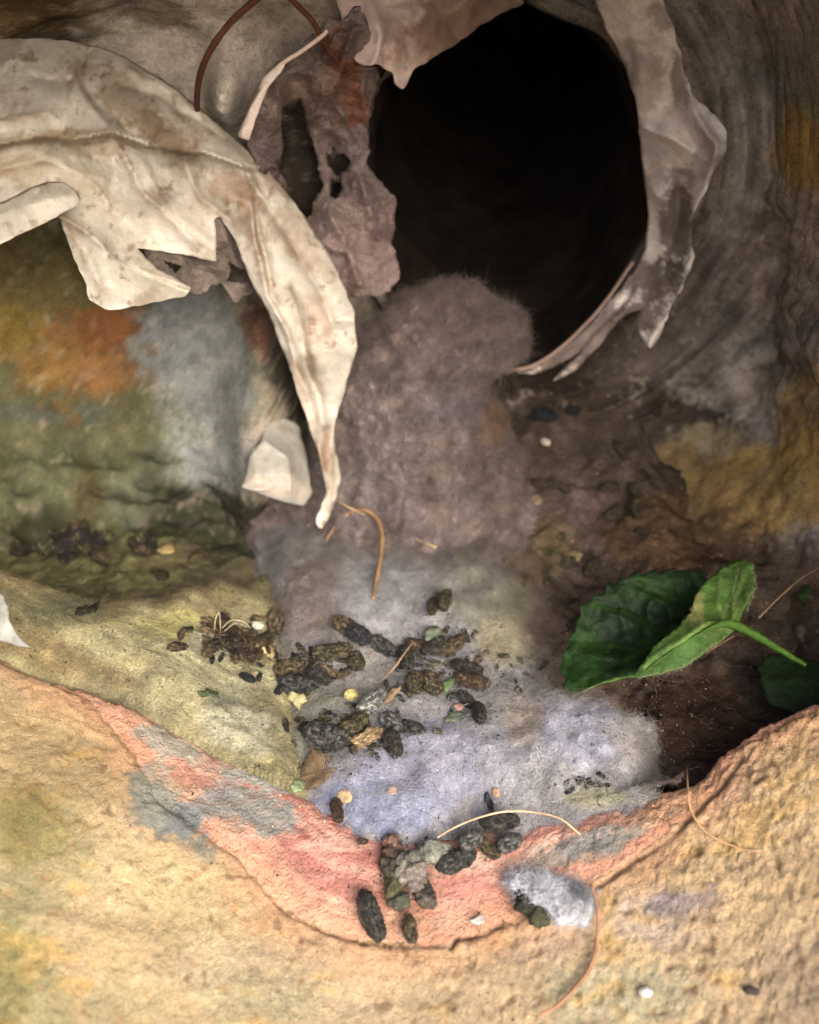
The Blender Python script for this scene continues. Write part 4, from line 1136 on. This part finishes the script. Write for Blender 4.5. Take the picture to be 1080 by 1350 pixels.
DROPS = [ # mesh, x, y, length, width, angle, lift, label
 ('black', 489, 1210, 66, 30, 68, .38, 'long dark dropping lying on the red brick, lowest and largest of all'),
 ('dark', 541, 1227, 34, 21, 75, .36, 'small short dropping on the brick right of the lowest long one'),
 ('black', 561, 1175, 42, 20, 62, .40, 'dark dropping with a broken pale end at the lower right of the brick litter clump'),
 ('black2', 602, 1138, 52, 28, -24, .40, 'plump dark dropping pointing up right below the curved blond hair'),
 ('grey', 622, 1114, 34, 24, -30, .9, 'rough grey dropping leaning on the plump one under the blond hair'),
 ('dark', 643, 1120, 36, 19, 40, .4, 'short brown grey dropping sloping down right beside the crossed pair'),
 ('black', 660, 1095, 48, 24, -4, .75, 'dark dropping lying level under the blond hair at the lint edge'),
 ('grey', 672, 1113, 34, 24, -25, .32, 'dusty grey dropping below the level one at the lint edge'),
 ('shiny', 646, 1058, 28, 10, 70, .4, 'thin curled black dropping above the blond hair'),
 ('brown', 444, 1074, 28, 17, 80, .4, 'small brown dropping standing at the left tip of the blue lint'),
 ('dark', 478, 1110, 14, 9, 0, .4, 'tiny dropping alone on the brick near the blue lint tip'),
 ('shiny', 326, 898, 22, 12, 25, .45, 'tiny glossy black dropping alone on the yellow insulation'),
 ('dark', 356, 824, 34, 24, 80, .45, 'dark round dropping at the right end of the crumbled peat patch'),
 ('shiny', 469, 849, 34, 26, 30, .8, 'glossy black dropping at the top right of the upper pile'),
 ('dark', 452, 832, 32, 24, 20, .7, 'brown black dropping topmost in the upper pile'),
 ('olive', 440, 864, 50, 26, -8, .7, 'speckled olive dropping lying across the upper pile'),
 ('olive', 470, 877, 24, 24, 60, .6, 'round olive dropping under the glossy black one'),
 ('black2', 394, 908, 50, 26, 8, .55, 'black dropping behind the cream chip in the upper pile'),
 ('dark', 386, 882, 42, 24, -20, .55, 'crumbly dark dropping at the left of the upper pile'),
 ('black', 420, 893, 34, 20, 40, .5, 'dull dark dropping in the middle of the upper pile'),
 ('black2', 504, 856, 44, 21, 30, .45, 'long dark dropping right of the glossy black one pointing down right'),
 ('black', 536, 876, 32, 22, 75, .5, 'upright dark dropping crossed by the tan straw'),
 ('brown', 549, 858, 30, 22, 10, .45, 'brown dropping just above the upright dark one'),
 ('black', 574, 858, 34, 22, -30, .5, 'black dropping under the green grey flake'),
 ('dark', 598, 856, 36, 20, -40, .5, 'dark broken dropping right of the green grey flake'),
 ('black', 616, 884, 42, 18, 12, .5, 'slim black dropping at the right end of the right pile'),
 ('brown', 624, 904, 44, 24, 12, .4, 'brown ridged dropping below the slim black one'),
 ('olive', 545, 905, 28, 24, 80, .5, 'olive brown dropping in the middle of the right pile'),
 ('dark', 569, 907, 32, 26, 40, .45, 'square ended dropping beside the bright green leaf bit'),
 ('black', 632, 948, 32, 20, 75, .45, 'dark dropping standing beside the dull green leaf scrap'),
 ('black2', 614, 928, 30, 18, 40, .4, 'dark dropping above the dull green leaf scrap'),
 ('pale', 492, 938, 44, 26, -38, .7, 'silvery grey dropping lying highest in the lower pile'),
 ('olive', 466, 963, 38, 26, -35, .6, 'mottled dropping between the silvery one and the black clump'),
 ('black2', 432, 978, 58, 38, 12, .55, 'big black clumped dropping at the left of the lower pile'),
 ('black', 418, 965, 40, 20, 5, .5, 'ragged dark dropping on top of the big black clump'),
 ('tan', 484, 980, 46, 22, -24, .5, 'pale tan dropping glinting in the lower pile'),
 ('grey', 517, 961, 36, 24, 30, .6, 'speckled grey dropping right of the silvery one'),
 ('black', 517, 988, 34, 24, 70, .5, 'dark dropping pointing down below the speckled grey one'),
 ('grey', 546, 966, 44, 18, 16, .5, 'slim speckled dropping sticking out right of the lower pile'),
 ('olive', 588, 799, 30, 20, 100, .5, 'yellow brown dropping standing above the right pile'),
 ('brown', 571, 805, 24, 14, 95, .45, 'reddish brown dropping left of the yellow brown one'),
 ('dark', 804, 643, 24, 15, -15, .5, 'dark dropping upper of the pair on the shaded dirt'),
 ('dark', 807, 679, 24, 18, -40, .5, 'dark dropping lower of the pair on the shaded dirt'),
 ('dark', 722, 642, 34, 14, 5, .5, 'long dark dropping on the shaded dirt right of the lint heap'),
 ('dark', 745, 647, 18, 12, 30, .5, 'small dark dropping touching the long one on the shaded dirt'),
 ('dark', 837, 649, 18, 14, 60, .5, 'dark dropping upper of two at the foot of the yellow wall'),
 ('dark', 841, 673, 30, 16, 80, .5, 'dark dropping lower of two at the foot of the yellow wall'),
 ('dark', 848, 703, 14, 10, 0, .5, 'tiny dark dropping below two at the foot of the yellow wall'),
 ('dark', 780, 752, 26, 18, -60, .5, 'dark dropping just above the folded green leaf'),
 ('dark', 654, 690, 13, 11, 80, .5, 'tiny dark dropping alone at the right foot of the lint heap'),
 ('dark', 819, 597, 24, 14, 50, .5, 'dark dropping farthest back on the shaded dirt'),
 ('shiny', 720, 551, 36, 18, 10, .5, 'black dropping in the shadow under the duct mouth'),
 ('shiny', 755, 545, 18, 14, 0, .5, 'small black dropping in the shadow right of the black one'),
]
for key, x, y, L, W, a, lf, lab in DROPS:
    o = lay(PROTO[key], 'dropping', x, y, L * 1.08, W * 1.02, a, lf - .05)
    tag(o, lab, 'dropping', 'droppings scattered in the hole')

# ------------------------------------------------------------------ crumbs, chips, stalks
def clod_mesh(name, seed, tone, streak, mat=M_crumb, rough_=.34, sub=3, flat=1.0):
    import bmesh
    bm = bmesh.new()
    bmesh.ops.create_icosphere(bm, subdivisions=sub, radius=.5)
    V = np.array([v.co[:] for v in bm.verts]); F = np.array([[v.index for v in f.verts] for f in bm.faces])
    bm.free()
    D = rough_ * fbm(V, 2.2, 4, seed) + rough_ * .5 * fbm(V, 6, 3, seed + 3)
    V = V * (1 + D * 1.6)[:, None] * np.array([1.1, .85, flat])
    C = lin(tone) * (1 + .5 * fbm(V, 4, 3, seed + 5))[:, None]
    m = sstep(.1, .5, fbm(V, 7, 3, seed + 6))[:, None] * .7
    me = mesh_np(name, V, F, np.clip(C * (1 - m) + lin(streak) * m, .004, .9))
    me.materials.append(mat)
    return me
CR = [clod_mesh('crumb', 500 + 7 * i, tuple(.75 * v for v in t), s, rough_=.5, flat=.6) for i, (t, s) in enumerate([((70, 58, 46), (130, 112, 84)), ((54, 50, 46), (100, 94, 84)), ((104, 88, 66), (170, 150, 116)), ((84, 82, 60), (150, 150, 108)), ((40, 40, 44), (84, 86, 90))])]
def scatter(n, cx, cy, sx, sy, smin, smax, label, group, kinds=(0, 1, 2, 3, 4), seed=0, lift=.3):
    rs = np.random.default_rng(900 + seed)
    for _ in range(n):
        x = cx + rs.normal() * sx; y = cy + rs.normal() * sy
        s = rs.uniform(smin, smax)
        o = lay(CR[kinds[rs.integers(len(kinds))]], 'crumb', x, y, s * rs.uniform(.9, 1.5), s * .8, rs.uniform(0, 180), lift)
        tag(o, label, 'crumb', group)
scatter(80, 300, 846, 26, 15, 10, 19, 'brown peaty crumb in the loose patch on the yellow insulation', 'peaty crumbs on the insulation', (0, 2, 0, 1), 1)
scatter(54, 400, 884, 28, 15, 10, 20, 'dark crumb broken off in the upper pile of droppings', 'crumbs in the upper pile', (0, 1, 4, 2), 2)
scatter(54, 466, 962, 38, 16, 10, 19, 'dark speckled crumb among the lower pile of droppings', 'crumbs in the lower pile', (0, 1, 4, 3), 3)
scatter(44, 585, 880, 34, 24, 8, 15, 'dark crumb among the right pile of droppings', 'crumbs in the right pile', (0, 1, 3), 4)
scatter(60, 98, 712, 42, 10, 18, 32, 'dark crumbly clod along the foot of the mossy niche wall', 'clods at the foot of the niche wall', (0, 1, 3, 1), 5, .6)
scatter(14, 775, 1032, 20, 5, 6, 11, 'charcoal grey crumb on the lint near its lower right rim', 'charcoal crumbs on the lint', (1, 4), 6)
scatter(16, 690, 890, 34, 14, 6, 12, 'dull grey crumb on the lint left of the green leaf', 'crumbs left of the leaf', (1, 3), 7)
scatter(14, 720, 742, 30, 18, 8, 14, 'yellow brown crumb on the dirt above the green leaf', 'crumbs above the leaf', (2, 3), 8)

clump = empty('litter_clump', hit1(527, 1165), 'knobbly clump of grit and plant litter on the red brick below the blue lint', 'litter clump')
def clump_bits(root, pts, seed):
    rs = np.random.default_rng(seed)
    for (x, y, s, tone, streak, up) in pts:
        d_ = lambda c: tuple(.72 * (np.mean(c) + .55 * (np.array(c) - np.mean(c))))
        me = clod_mesh('grit', seed + int(x) * 3 + int(y), d_(tone), d_(streak), rough_=.46)
        o = lay(me, 'grit', x, y, s * rs.uniform(1, 1.3), s, rs.uniform(0, 180), up)
        m = o.matrix_world.copy()
        o.parent = root
        o.matrix_world = m
        o.matrix_parent_inverse = Matrix.Identity(4)
        o.matrix_basis = Matrix.Translation(-Vector(root.location)) @ m
clump_bits(clump, [(520, 1128, 26, (120, 84, 60), (176, 120, 90), .4), (515, 1150, 26, (104, 94, 66), (170, 160, 120), .5), (532, 1142, 26, (180, 168, 150), (232, 226, 216), .8), (520, 1170, 26, (110, 108, 58), (170, 168, 90), .5), (540, 1158, 30, (176, 156, 140), (226, 214, 200), .7), (548, 1138, 30, (166, 166, 140), (206, 204, 180), .4),
                   (528, 1190, 24, (104, 112, 82), (160, 160, 120), .4), (552, 1168, 24, (170, 146, 130), (220, 200, 184), .5), (562, 1188, 24, (130, 116, 96), (186, 166, 140), .35), (515, 1115, 22, (196, 128, 100), (220, 150, 120), .4), (570, 1125, 34, (170, 174, 150), (200, 200, 180), .25), (510, 1138, 18, (80, 66, 48), (140, 120, 90), .5)], 1200)

tuft = empty('lint_tuft', hit1(730, 1190), 'loose tuft of white and blue grey lint resting on the brick edge', 'lint')
rs = np.random.default_rng(5)
tc = hit1(728, 1188)
def tuft_blob(px, py, rx, ry, ang, h, tone, seed):
    p = hit1(px, py); n = surf_n(p[0], p[1]); sc = ((p - CAM) @ FWD) / FOC
    me_n, nv = 60, 60
    U, W_ = np.meshgrid(np.linspace(0, 2 * math.pi, me_n, endpoint=False), np.linspace(0, math.pi, nv), indexing='ij')
    ca, sa = math.cos(R(ang)), math.sin(R(ang))
    lx_ = np.cos(U) * np.sin(W_) * rx * sc; ly_ = np.sin(U) * np.sin(W_) * ry * 1.35 * sc; lz_ = np.cos(W_) * h * sc
    Vx = p[0] + lx_ * ca + ly_ * sa; Vy = p[1] - lx_ * sa + ly_ * ca
    V = np.stack([Vx, Vy, top(p[0:1], p[1:2])[0] + lz_ + h * sc * .6], -1).reshape(-1, 3)
    i = np.arange(me_n * (nv - 1)); r_ = i // (nv - 1); k_ = i % (nv - 1)
    F = np.stack([r_ * nv + k_, ((r_ + 1) % me_n) * nv + k_, ((r_ + 1) % me_n) * nv + k_ + 1, r_ * nv + k_ + 1], 1)[:, ::-1]
    N = normals(V, F)
    cen = V.mean(0)
    if ((V - cen) * N).sum(1).mean() < 0: F = F[:, ::-1]; N = -N
    V = V + N * (.0016 * fbm(V, 300, 3, seed) + .0008 * fbm(V, 900, 2, seed + 1))[:, None]
    C = mottle(np.tile(lin(tone), (len(V), 1)), V, .35, 350, seed + 2)
    return V, F, C
for k, a in enumerate([(715, 1180, 42, 20, 14, 15, (186, 190, 200)), (748, 1196, 34, 22, 25, 14, (196, 198, 206)), (764, 1192, 13, 8, 20, 16, (128, 132, 140)), (690, 1168, 22, 10, 20, 8, (186, 180, 182))]):
    V, F, C = tuft_blob(*a, 1300 + k * 10)
    fo = obj('fluff', V, F, M_lint, tuft, C)
    p, n, i = pick(V, F, 1600)
    V_, F_, C_ = fibres(p, n, np.clip(C[i] * rng.uniform(.8, 1.3, (len(i), 1)), 0, .9),   .0024, .000036, .8, 4, 1.3)
    tag(obj('fuzz', V_, F_, M_fib, fo, C_), kind='stuff')
clump_bits(tuft, [(694, 1198, 22, (64, 66, 44), (130, 130, 84), .8), (712, 1216, 26, (104, 108, 66), (160, 156, 80), .7), (689, 1182, 18, (48, 48, 36), (96, 96, 70), .9), (702, 1208, 18, (80, 86, 54), (140, 140, 84), 1.1), (720, 1208, 14, (150, 142, 70), (180, 170, 90), 1.2)], 1400)

def chip(name, px, py, outline, tone, label, cat, th=3, lift=1.0, mat=M_bit, tilt=(0, 0), group=None, seed=0, curl=0):
    """a small flat flake: outline in photo pixels round its centre, th = thickness and lift = height of its middle in pixels"""
    p = hit1(px, py); n = surf_n(p[0], p[1]); n = n + np.array([tilt[0], tilt[1], 0]); n /= np.linalg.norm(n)
    sc = ((p - CAM) @ FWD) / FOC
    o2 = resample(outline, 2.5, .35, True, seed)
    c0 = p + n * lift * sc
    D = ray(px + o2[:, 0], py + o2[:, 1])
    k = ((c0 - CAM) @ n) / (D @ n)
    B = CAM + D * k[:, None]
    B = c0 + np.clip(B - c0, -.02, .02)
    m = len(B)
    v_ = (B - c0) @ np.cross(n, (B[0] - c0) / np.linalg.norm(B[0] - c0))
    bmp = (vn(B, 500, seed + 3) * .0006 + curl * (v_ / (np.abs(v_).max() + 1e-9)) ** 2)[:, None] * n
    if curl: th = 1.5
    ctr = B.mean(0)
    V = np.vstack([B + bmp + n * th * sc * .5, B + bmp - n * th * sc * .5, ((B - ctr) * .5 + ctr) + n * th * sc * .75 + bmp * .4, [ctr + n * th * sc * (.8 if not curl else .1)], [ctr - n * th * sc * .6]])
    F = []
    for i in range(m):
        j = (i + 1) % m
        F += [(i, j, m + j, m + i)[::-1], (i, j, 2 * m + j, 2 * m + i), (2 * m + i, 2 * m + j, 3 * m), (m + j, m + i, 3 * m + 1)]
    C = desat(lin(tone)[None], .72) * .85 * (1 + .6 * fbm(V, 700, 3, seed + 8))[:, None]
    o = obj(name, V, F, mat, None, np.clip(C, .004, .9), smooth=True, origin=p)
    return tag(o, label, cat, group)
def blob_outline(rx, ry, ang=0, n=9, j=.2, seed=0):
    rs = np.random.default_rng(seed)
    out = []
    for i in range(n):
        a = 2 * math.pi * i / n
        k = 1 + j * rs.normal()
        x, y = rx * k * math.cos(a), ry * k * math.sin(a)
        out.append((x * math.cos(R(ang)) - y * math.sin(R(ang)), x * math.sin(R(ang)) + y * math.cos(R(ang))))
    return out
chip('wood_chip', 391, 921, [(-15, -3), (-8, -13), (-2, -8), (10, -6), (14, 4), (8, 6), (4, 16), (-4, 6)], (214, 206, 130), 'pointed cream yellow chip on the upper pile', 'chip', 3, 12, seed=1)
o = lay(clod_mesh('seed', 1501, (206, 200, 130), (222, 216, 160), rough_=.05), 'seed', 462, 923, 17, 17, 0, .5); tag(o, 'round pale yellow seed between the two left piles', 'seed')
o = lay(clod_mesh('pebble', 1502, (236, 236, 232), (250, 250, 248), rough_=.10), 'pebble', 851, 1309, 18, 16, 0, .35); tag(o, 'small white pebble on the sill near the bottom edge', 'pebble')
o = lay(clod_mesh('pebble', 1503, (84, 74, 72), (120, 108, 100), rough_=.16), 'pebble', 991, 1307, 20, 14, 10, .2); tag(o, 'small dark pebble on the sill at the lower right', 'pebble')
chip('bark_chip', 420, 1018, [(-34, 18), (-26, 2), (-14, -14), (-6, -28), (10, -22), (22, -20), (40, -16), (44, -8), (26, -2), (14, 10), (4, 20), (-10, 26), (-26, 24)], (104, 82, 50), 'brown curled bark chip below the lower pile', 'bark chip', 5, 9, tilt=(.35, -.2), curl=.0035, seed=2)
chip('bark_chip', 512, 919, blob_outline(18, 5, -38, 9, .12, 3), (136, 108, 80), 'slim tan splinter at the top of the lower pile', 'bark chip', 4, 16, seed=3)
chip('leaf_scrap', 394, 1035, blob_outline(12, 8, 30, 8, .25, 4), (128, 150, 100), 'pale green leaf scrap beside the bark chip', 'leaf scrap', 2, 3, seed=4)
chip('leaf_scrap', 604, 945, [(-18, 6), (-12, -6), (0, -10), (12, -2), (22, 4), (10, 10), (-4, 8)], (120, 140, 92), 'dull green leaf scrap at the foot of the right pile', 'leaf scrap', 2, 4, seed=5)
chip('leaf_scrap', 592, 902, [(-10, 8), (-6, -4), (4, -10), (8, -4), (2, 4), (-2, 10)], (84, 116, 60), 'bright green leaf bit in the middle of the right pile', 'leaf scrap', 2, 9, seed=6)
chip('leaf_scrap', 573, 838, blob_outline(15, 12, 0, 10, .15, 7), (132, 146, 118), 'green grey flake at the top of the right pile', 'leaf scrap', 2, 9, seed=7)
chip('leaf_scrap', 605, 932, blob_outline(9, 7, 40, 7, .2, 8), (196, 140, 124), 'pink flake above the dull green leaf scrap', 'flake', 2, 8, seed=8)
chip('leaf_scrap', 278, 915, blob_outline(14, 5, 10, 9, .4, 9), (66, 84, 54), 'dark green moss scrap on the yellow insulation', 'leaf scrap', 3, 2, seed=9)
chip('leaf_scrap', 311, 866, blob_outline(6, 12, 5, 7, .15, 10), (140, 160, 136), 'small grey green flake in the peaty patch', 'leaf scrap', 2, 4, seed=10)
chip('wood_chip', 353, 859, [(-8, -4), (0, -8), (9, -2), (8, 8), (0, 5)], (226, 190, 118), 'small yellow tan chip right of the peaty patch', 'chip', 4, 3, seed=11)
chip('wood_chip', 340, 824, blob_outline(8, 6, 10, 7, .15, 12), (160, 166, 146), 'pale grey chip beside the dark round dropping', 'chip', 4, 5, seed=12)
chip('wood_chip', 222, 722, [(-16, 4), (-2, -8), (6, -4), (8, 4), (-4, 8)], (176, 152, 72), 'yellow leaf chip on the edge of the insulation mat', 'chip', 2, 4, seed=13)
chip('wood_chip', 212, 757, [(-14, -4), (0, -6), (12, -2), (10, 8), (-4, 6)], (56, 50, 30), 'dark brown chip on the insulation below the yellow leaf chip', 'chip', 3, 3, seed=14)
chip('wood_chip', 118, 803, blob_outline(18, 6, -15, 8, .2, 15), (36, 34, 26), 'black sliver lying in the hollow of the insulation', 'chip', 3, 3, seed=15)
chip('wood_chip', 455, 1050, blob_outline(11, 9, 0, 8, .15, 16), (206, 168, 104), 'tan chip at the left end of the blue lint', 'chip', 3, 2, seed=16)
chip('wood_chip', 653, 1045, blob_outline(8, 7, 20, 8, .15, 17), (176, 138, 92), 'round tan chip beside the thin curled dropping', 'chip', 3, 2, seed=17)
chip('wood_chip', 517, 1042, blob_outline(7, 6, 40, 6, .25, 18), (222, 170, 120), 'tiny orange chip in the middle of the blue lint', 'chip', 3, 2, seed=18)
chip('wood_chip', 630, 1213, blob_outline(10, 6, -20, 7, .25, 19), (186, 180, 172), 'thin grey flake on the brick left of the tuft', 'chip', 2, 2, seed=19)
chip('wood_chip', 720, 582, blob_outline(7, 5, 10, 7, .2, 20), (196, 180, 160), 'tiny white chip on the shaded dirt behind the heap', 'chip', 3, 2, seed=20)
chip('leaf_scrap', 893, 829, [(-10, -6), (4, -9), (10, -4), (4, 4), (-2, 14), (-8, 6)], (196, 148, 98), 'tan husk caught in the fold of the green leaf', 'husk', 3, 34, seed=21)
chip('wood_chip', 757, 735, blob_outline(11, 7, 10, 8, .2, 22), (150, 124, 78), 'dull yellow chip on the dirt above the folded leaf', 'chip', 4, 2, seed=22)
chip('wood_chip', 704, 660, blob_outline(10, 8, 0, 8, .2, 23), (146, 118, 84), 'dull tan chip at the foot of the lint heap', 'chip', 4, 2, seed=23)

def stalk(name, pts, rad, tone, label, cat, group=None, n=50):
    """pts: photo x, y and height above the ground in millimetres"""
    a = np.array(pts, float)
    Pg = hits(a[:, :2])
    t = (Pg - CAM) @ FWD
    D = ray(a[:, 0], a[:, 1])
    # raise along the ray so that the point keeps its place but floats mm above the ground
    k = t - a[:, 2] * .001 / np.maximum(-(D[:, 2]), .2)
    W = smooth_path(CAM + D * k[:, None], n)
    r = np.interp(np.linspace(0, 1, len(W)), np.linspace(0, 1, len(rad)), rad) if isinstance(rad, (list, tuple)) else rad
    V, F = tube(W, r, 6)
    C = np.repeat((desat(lin(tone)[None], .75) * (1 + .4 * vn(W, 300, 7))[:, None]), 6, 0)
    o = obj(name, V, F, M_straw, None, np.clip(C, .004, .9), origin=W.mean(0))
    return tag(o, label, cat, group)
stalk('stalk', [(430, 712, 1), (445, 690, 5), (462, 676, 9), (480, 672, 11), (497, 684, 11), (504, 706, 8), (502, 735, 5), (496, 765, 3), (492, 790, 1)], [.0006, .0008, .0008, .0009, .0008, .0005], (138, 102, 56), 'curled brown plant stalk arching at the foot of the lint heap', 'stalk')
stalk('straw', [(395, 638, 9), (450, 664, 9), (510, 692, 7), (575, 722, 4)], .00035, (176, 146, 102), 'long thin straw slanting behind the curled brown stalk', 'straw')
stalk('straw', [(566, 1112, 1), (590, 1096, 4), (625, 1080, 6), (665, 1070, 7), (705, 1071, 6), (738, 1079, 4), (765, 1100, 1)], [.0002, .00028, .00026, .0002], (206, 172, 124), 'curved blond stem bridging the droppings at the lint edge', 'straw')
stalk('root', [(779, 1166, 2), (788, 1200, 2), (787, 1240, 2), (778, 1275, 2), (760, 1300, 2), (735, 1325, 1), (712, 1338, .5)], [.0004, .0005, .0005, .0003], (146, 98, 62), 'thin brown rootlet hanging down the sill beside the lint tuft', 'rootlet')
stalk('straw', [(906, 1010, 2), (907, 1040, 2), (912, 1070, 1), (932, 1098, .8), (975, 1118, .8), (1010, 1122, .5)], .00025, (186, 140, 82), 'fine tan straw crossing the right of the sill', 'straw')
stalk('straw', [(502, 898, 3), (520, 880, 5), (530, 866, 7), (545, 846, 9)], [.0002, .0004, .0002], (132, 104, 74), 'short tan straw across the upright dropping', 'straw')
stalk('straw', [(1000, 815, 14), (1030, 785, 14), (1060, 760, 12), (1095, 742, 10)], .0003, (128, 96, 64), 'brown straw rising right above the folded leaf', 'straw')
stalk('straw', [(930, 862, 6), (948, 850, 8), (968, 838, 10)], .0003, (120, 90, 60), 'short straw under the leaf stem', 'straw')
for j, (pts, tone) in enumerate([([(448, 1036, 1), (500, 1046, 1), (556, 1040, 1), (612, 1052, .5)], (150, 146, 140)), ([(696, 1040, .8), (760, 1049, 1), (822, 1043, 1), (868, 1050, .6)], (170, 160, 140)), ([(200, 1030, .5), (270, 1060, 1), (360, 1048, 1)], (130, 80, 70)),
                                 ([(650, 700, 3), (640, 740, 3), (660, 770, 2)], (130, 110, 90)), ([(700, 575, 3), (725, 590, 4), (750, 600, 3)], (120, 98, 82)), ([(740, 690, 3), (800, 680, 4), (880, 694, 4), (960, 712, 4)], (110, 84, 60)), ([(640, 870, 3), (660, 905, 3), (600, 935, 3)], (170, 160, 140))]):
    stalk('hair', pts, .00008, tuple(.8 * v for v in tone), ['pale hair across the middle of the blue lint', 'pale hair along the lower right rim of the lint', 'reddish hair across the bare brick at left', 'fine hair at the right foot of the lint heap', 'fine hair under the duct mouth', 'dark hair on the dirt above the leaf', 'pale hair looping right of the right pile'][j], 'hair')
# pale straws of the peaty patch
for j, pts in enumerate([[(283, 834, 1), (284, 818, 4), (289, 808, 5), (291, 830, 2)], [(293, 828, 3), (305, 818, 6), (322, 820, 5), (330, 828, 2)], [(296, 832, 3), (310, 822, 7), (326, 826, 3)]]):
    stalk('straw', pts, .0002, (158, 148, 112), ['upright pale straw at the left of the peaty patch', 'curved pale straw over the top of the peaty patch', 'inner curved pale straw over the peaty patch'][j], 'straw')

# loose fibres and fine litter: nobody could count these
gx = rng.uniform(640, 1080, 2600); gy = rng.uniform(540, 1000, 2600)
gx2 = rng.uniform(20, 920, 2200); gy2 = rng.uniform(700, 1090, 2200)
PILES = [(415, 885, 34, 18, 420), (470, 965, 36, 18, 420), (585, 880, 40, 28, 480), (300, 850, 30, 18, 360), (100, 714, 50, 12, 300), (775, 1032, 22, 6, 120), (690, 880, 40, 24, 200), (420, 1010, 26, 20, 150), (525, 1150, 30, 36, 160), (640, 1105, 40, 16, 120), (720, 700, 70, 60, 260)]
gx2 = np.concatenate([gx2] + [cx0 + rng.normal(size=k) * sx for cx0, cy0, sx, sy, k in PILES])
gy2 = np.concatenate([gy2] + [cy0 + rng.normal(size=k) * sy for cx0, cy0, sx, sy, k in PILES])
pts = np.stack([np.concatenate([gx, gx2]), np.concatenate([gy, gy2])], -1)
G = hits(pts)
ok = ((G[:, 1] > edge_y(G[:, 0])) | (np.abs(G[:, 0] - .0) < .02)) & (G[:, 1] < .10)
G = G[ok]
tone = np.array([(150, 128, 96), (110, 92, 76), (66, 58, 52), (176, 160, 130), (90, 96, 70), (50, 48, 48)])[rng.integers(0, 6, len(G))]
sel = rng.random(len(G)) < .16
V_, F_, C_ = fibres(G[sel], np.tile([0., 0, 1], (sel.sum(), 1)), lin(tone[sel]) * .7, .009, .00005, .35, 5, .8)
tag(obj('loose_fibres', V_, F_, M_fib, None, C_), 'loose hairs and plant fibres strewn over lint and dirt', kind='stuff')
S = G[~sel]; Ct = lin(tone[~sel]) * rng.uniform(.5, 1.2, (len(S), 1))
n = len(S)
tet = rng.normal(size=(n, 4, 3)); tet /= np.linalg.norm(tet, axis=2, keepdims=True)
Vt = (S[:, None] + tet * (rng.uniform(.0002, .00075, n) )[:, None, None] + np.array([0, 0, .0002])).reshape(-1, 3)
Ft = (np.arange(n)[:, None, None] * 4 + np.array([[0, 1, 2], [0, 2, 3], [0, 3, 1], [1, 3, 2]])).reshape(-1, 3)
tag(obj('fine_litter', Vt, Ft, M_bit, None, np.repeat(Ct, 4, 0), smooth=False), 'fine specks of soil and plant litter over lint and dirt', kind='stuff')

gx = rng.uniform(-20, 1100, 1500); gy = rng.uniform(880, 1345, 1500)
G = hits(np.stack([gx, gy], -1))
G = G[G[:, 1] < edge_y(G[:, 0]) - .002]
n = len(G)
tet = rng.normal(size=(n, 4, 3)); tet /= np.linalg.norm(tet, axis=2, keepdims=True)
Vt = (G[:, None] + tet * (rng.uniform(.00012, .0005, n) ** 1.0)[:, None, None] + np.array([0, 0, -.0004])).reshape(-1, 3)
tone = np.array([(206, 176, 122), (160, 126, 84), (120, 92, 64), (226, 204, 160), (96, 84, 72)])[rng.integers(0, 5, n)]
Ft = (np.arange(n)[:, None, None] * 4 + np.array([[0, 1, 2], [0, 2, 3], [0, 3, 1], [1, 3, 2]])).reshape(-1, 3)
tag(obj('sand', Vt, Ft, M_bit, None, np.repeat(lin(tone), 4, 0), smooth=False), 'loose sand grains and crumbs of render lying on the sill', kind='stuff')
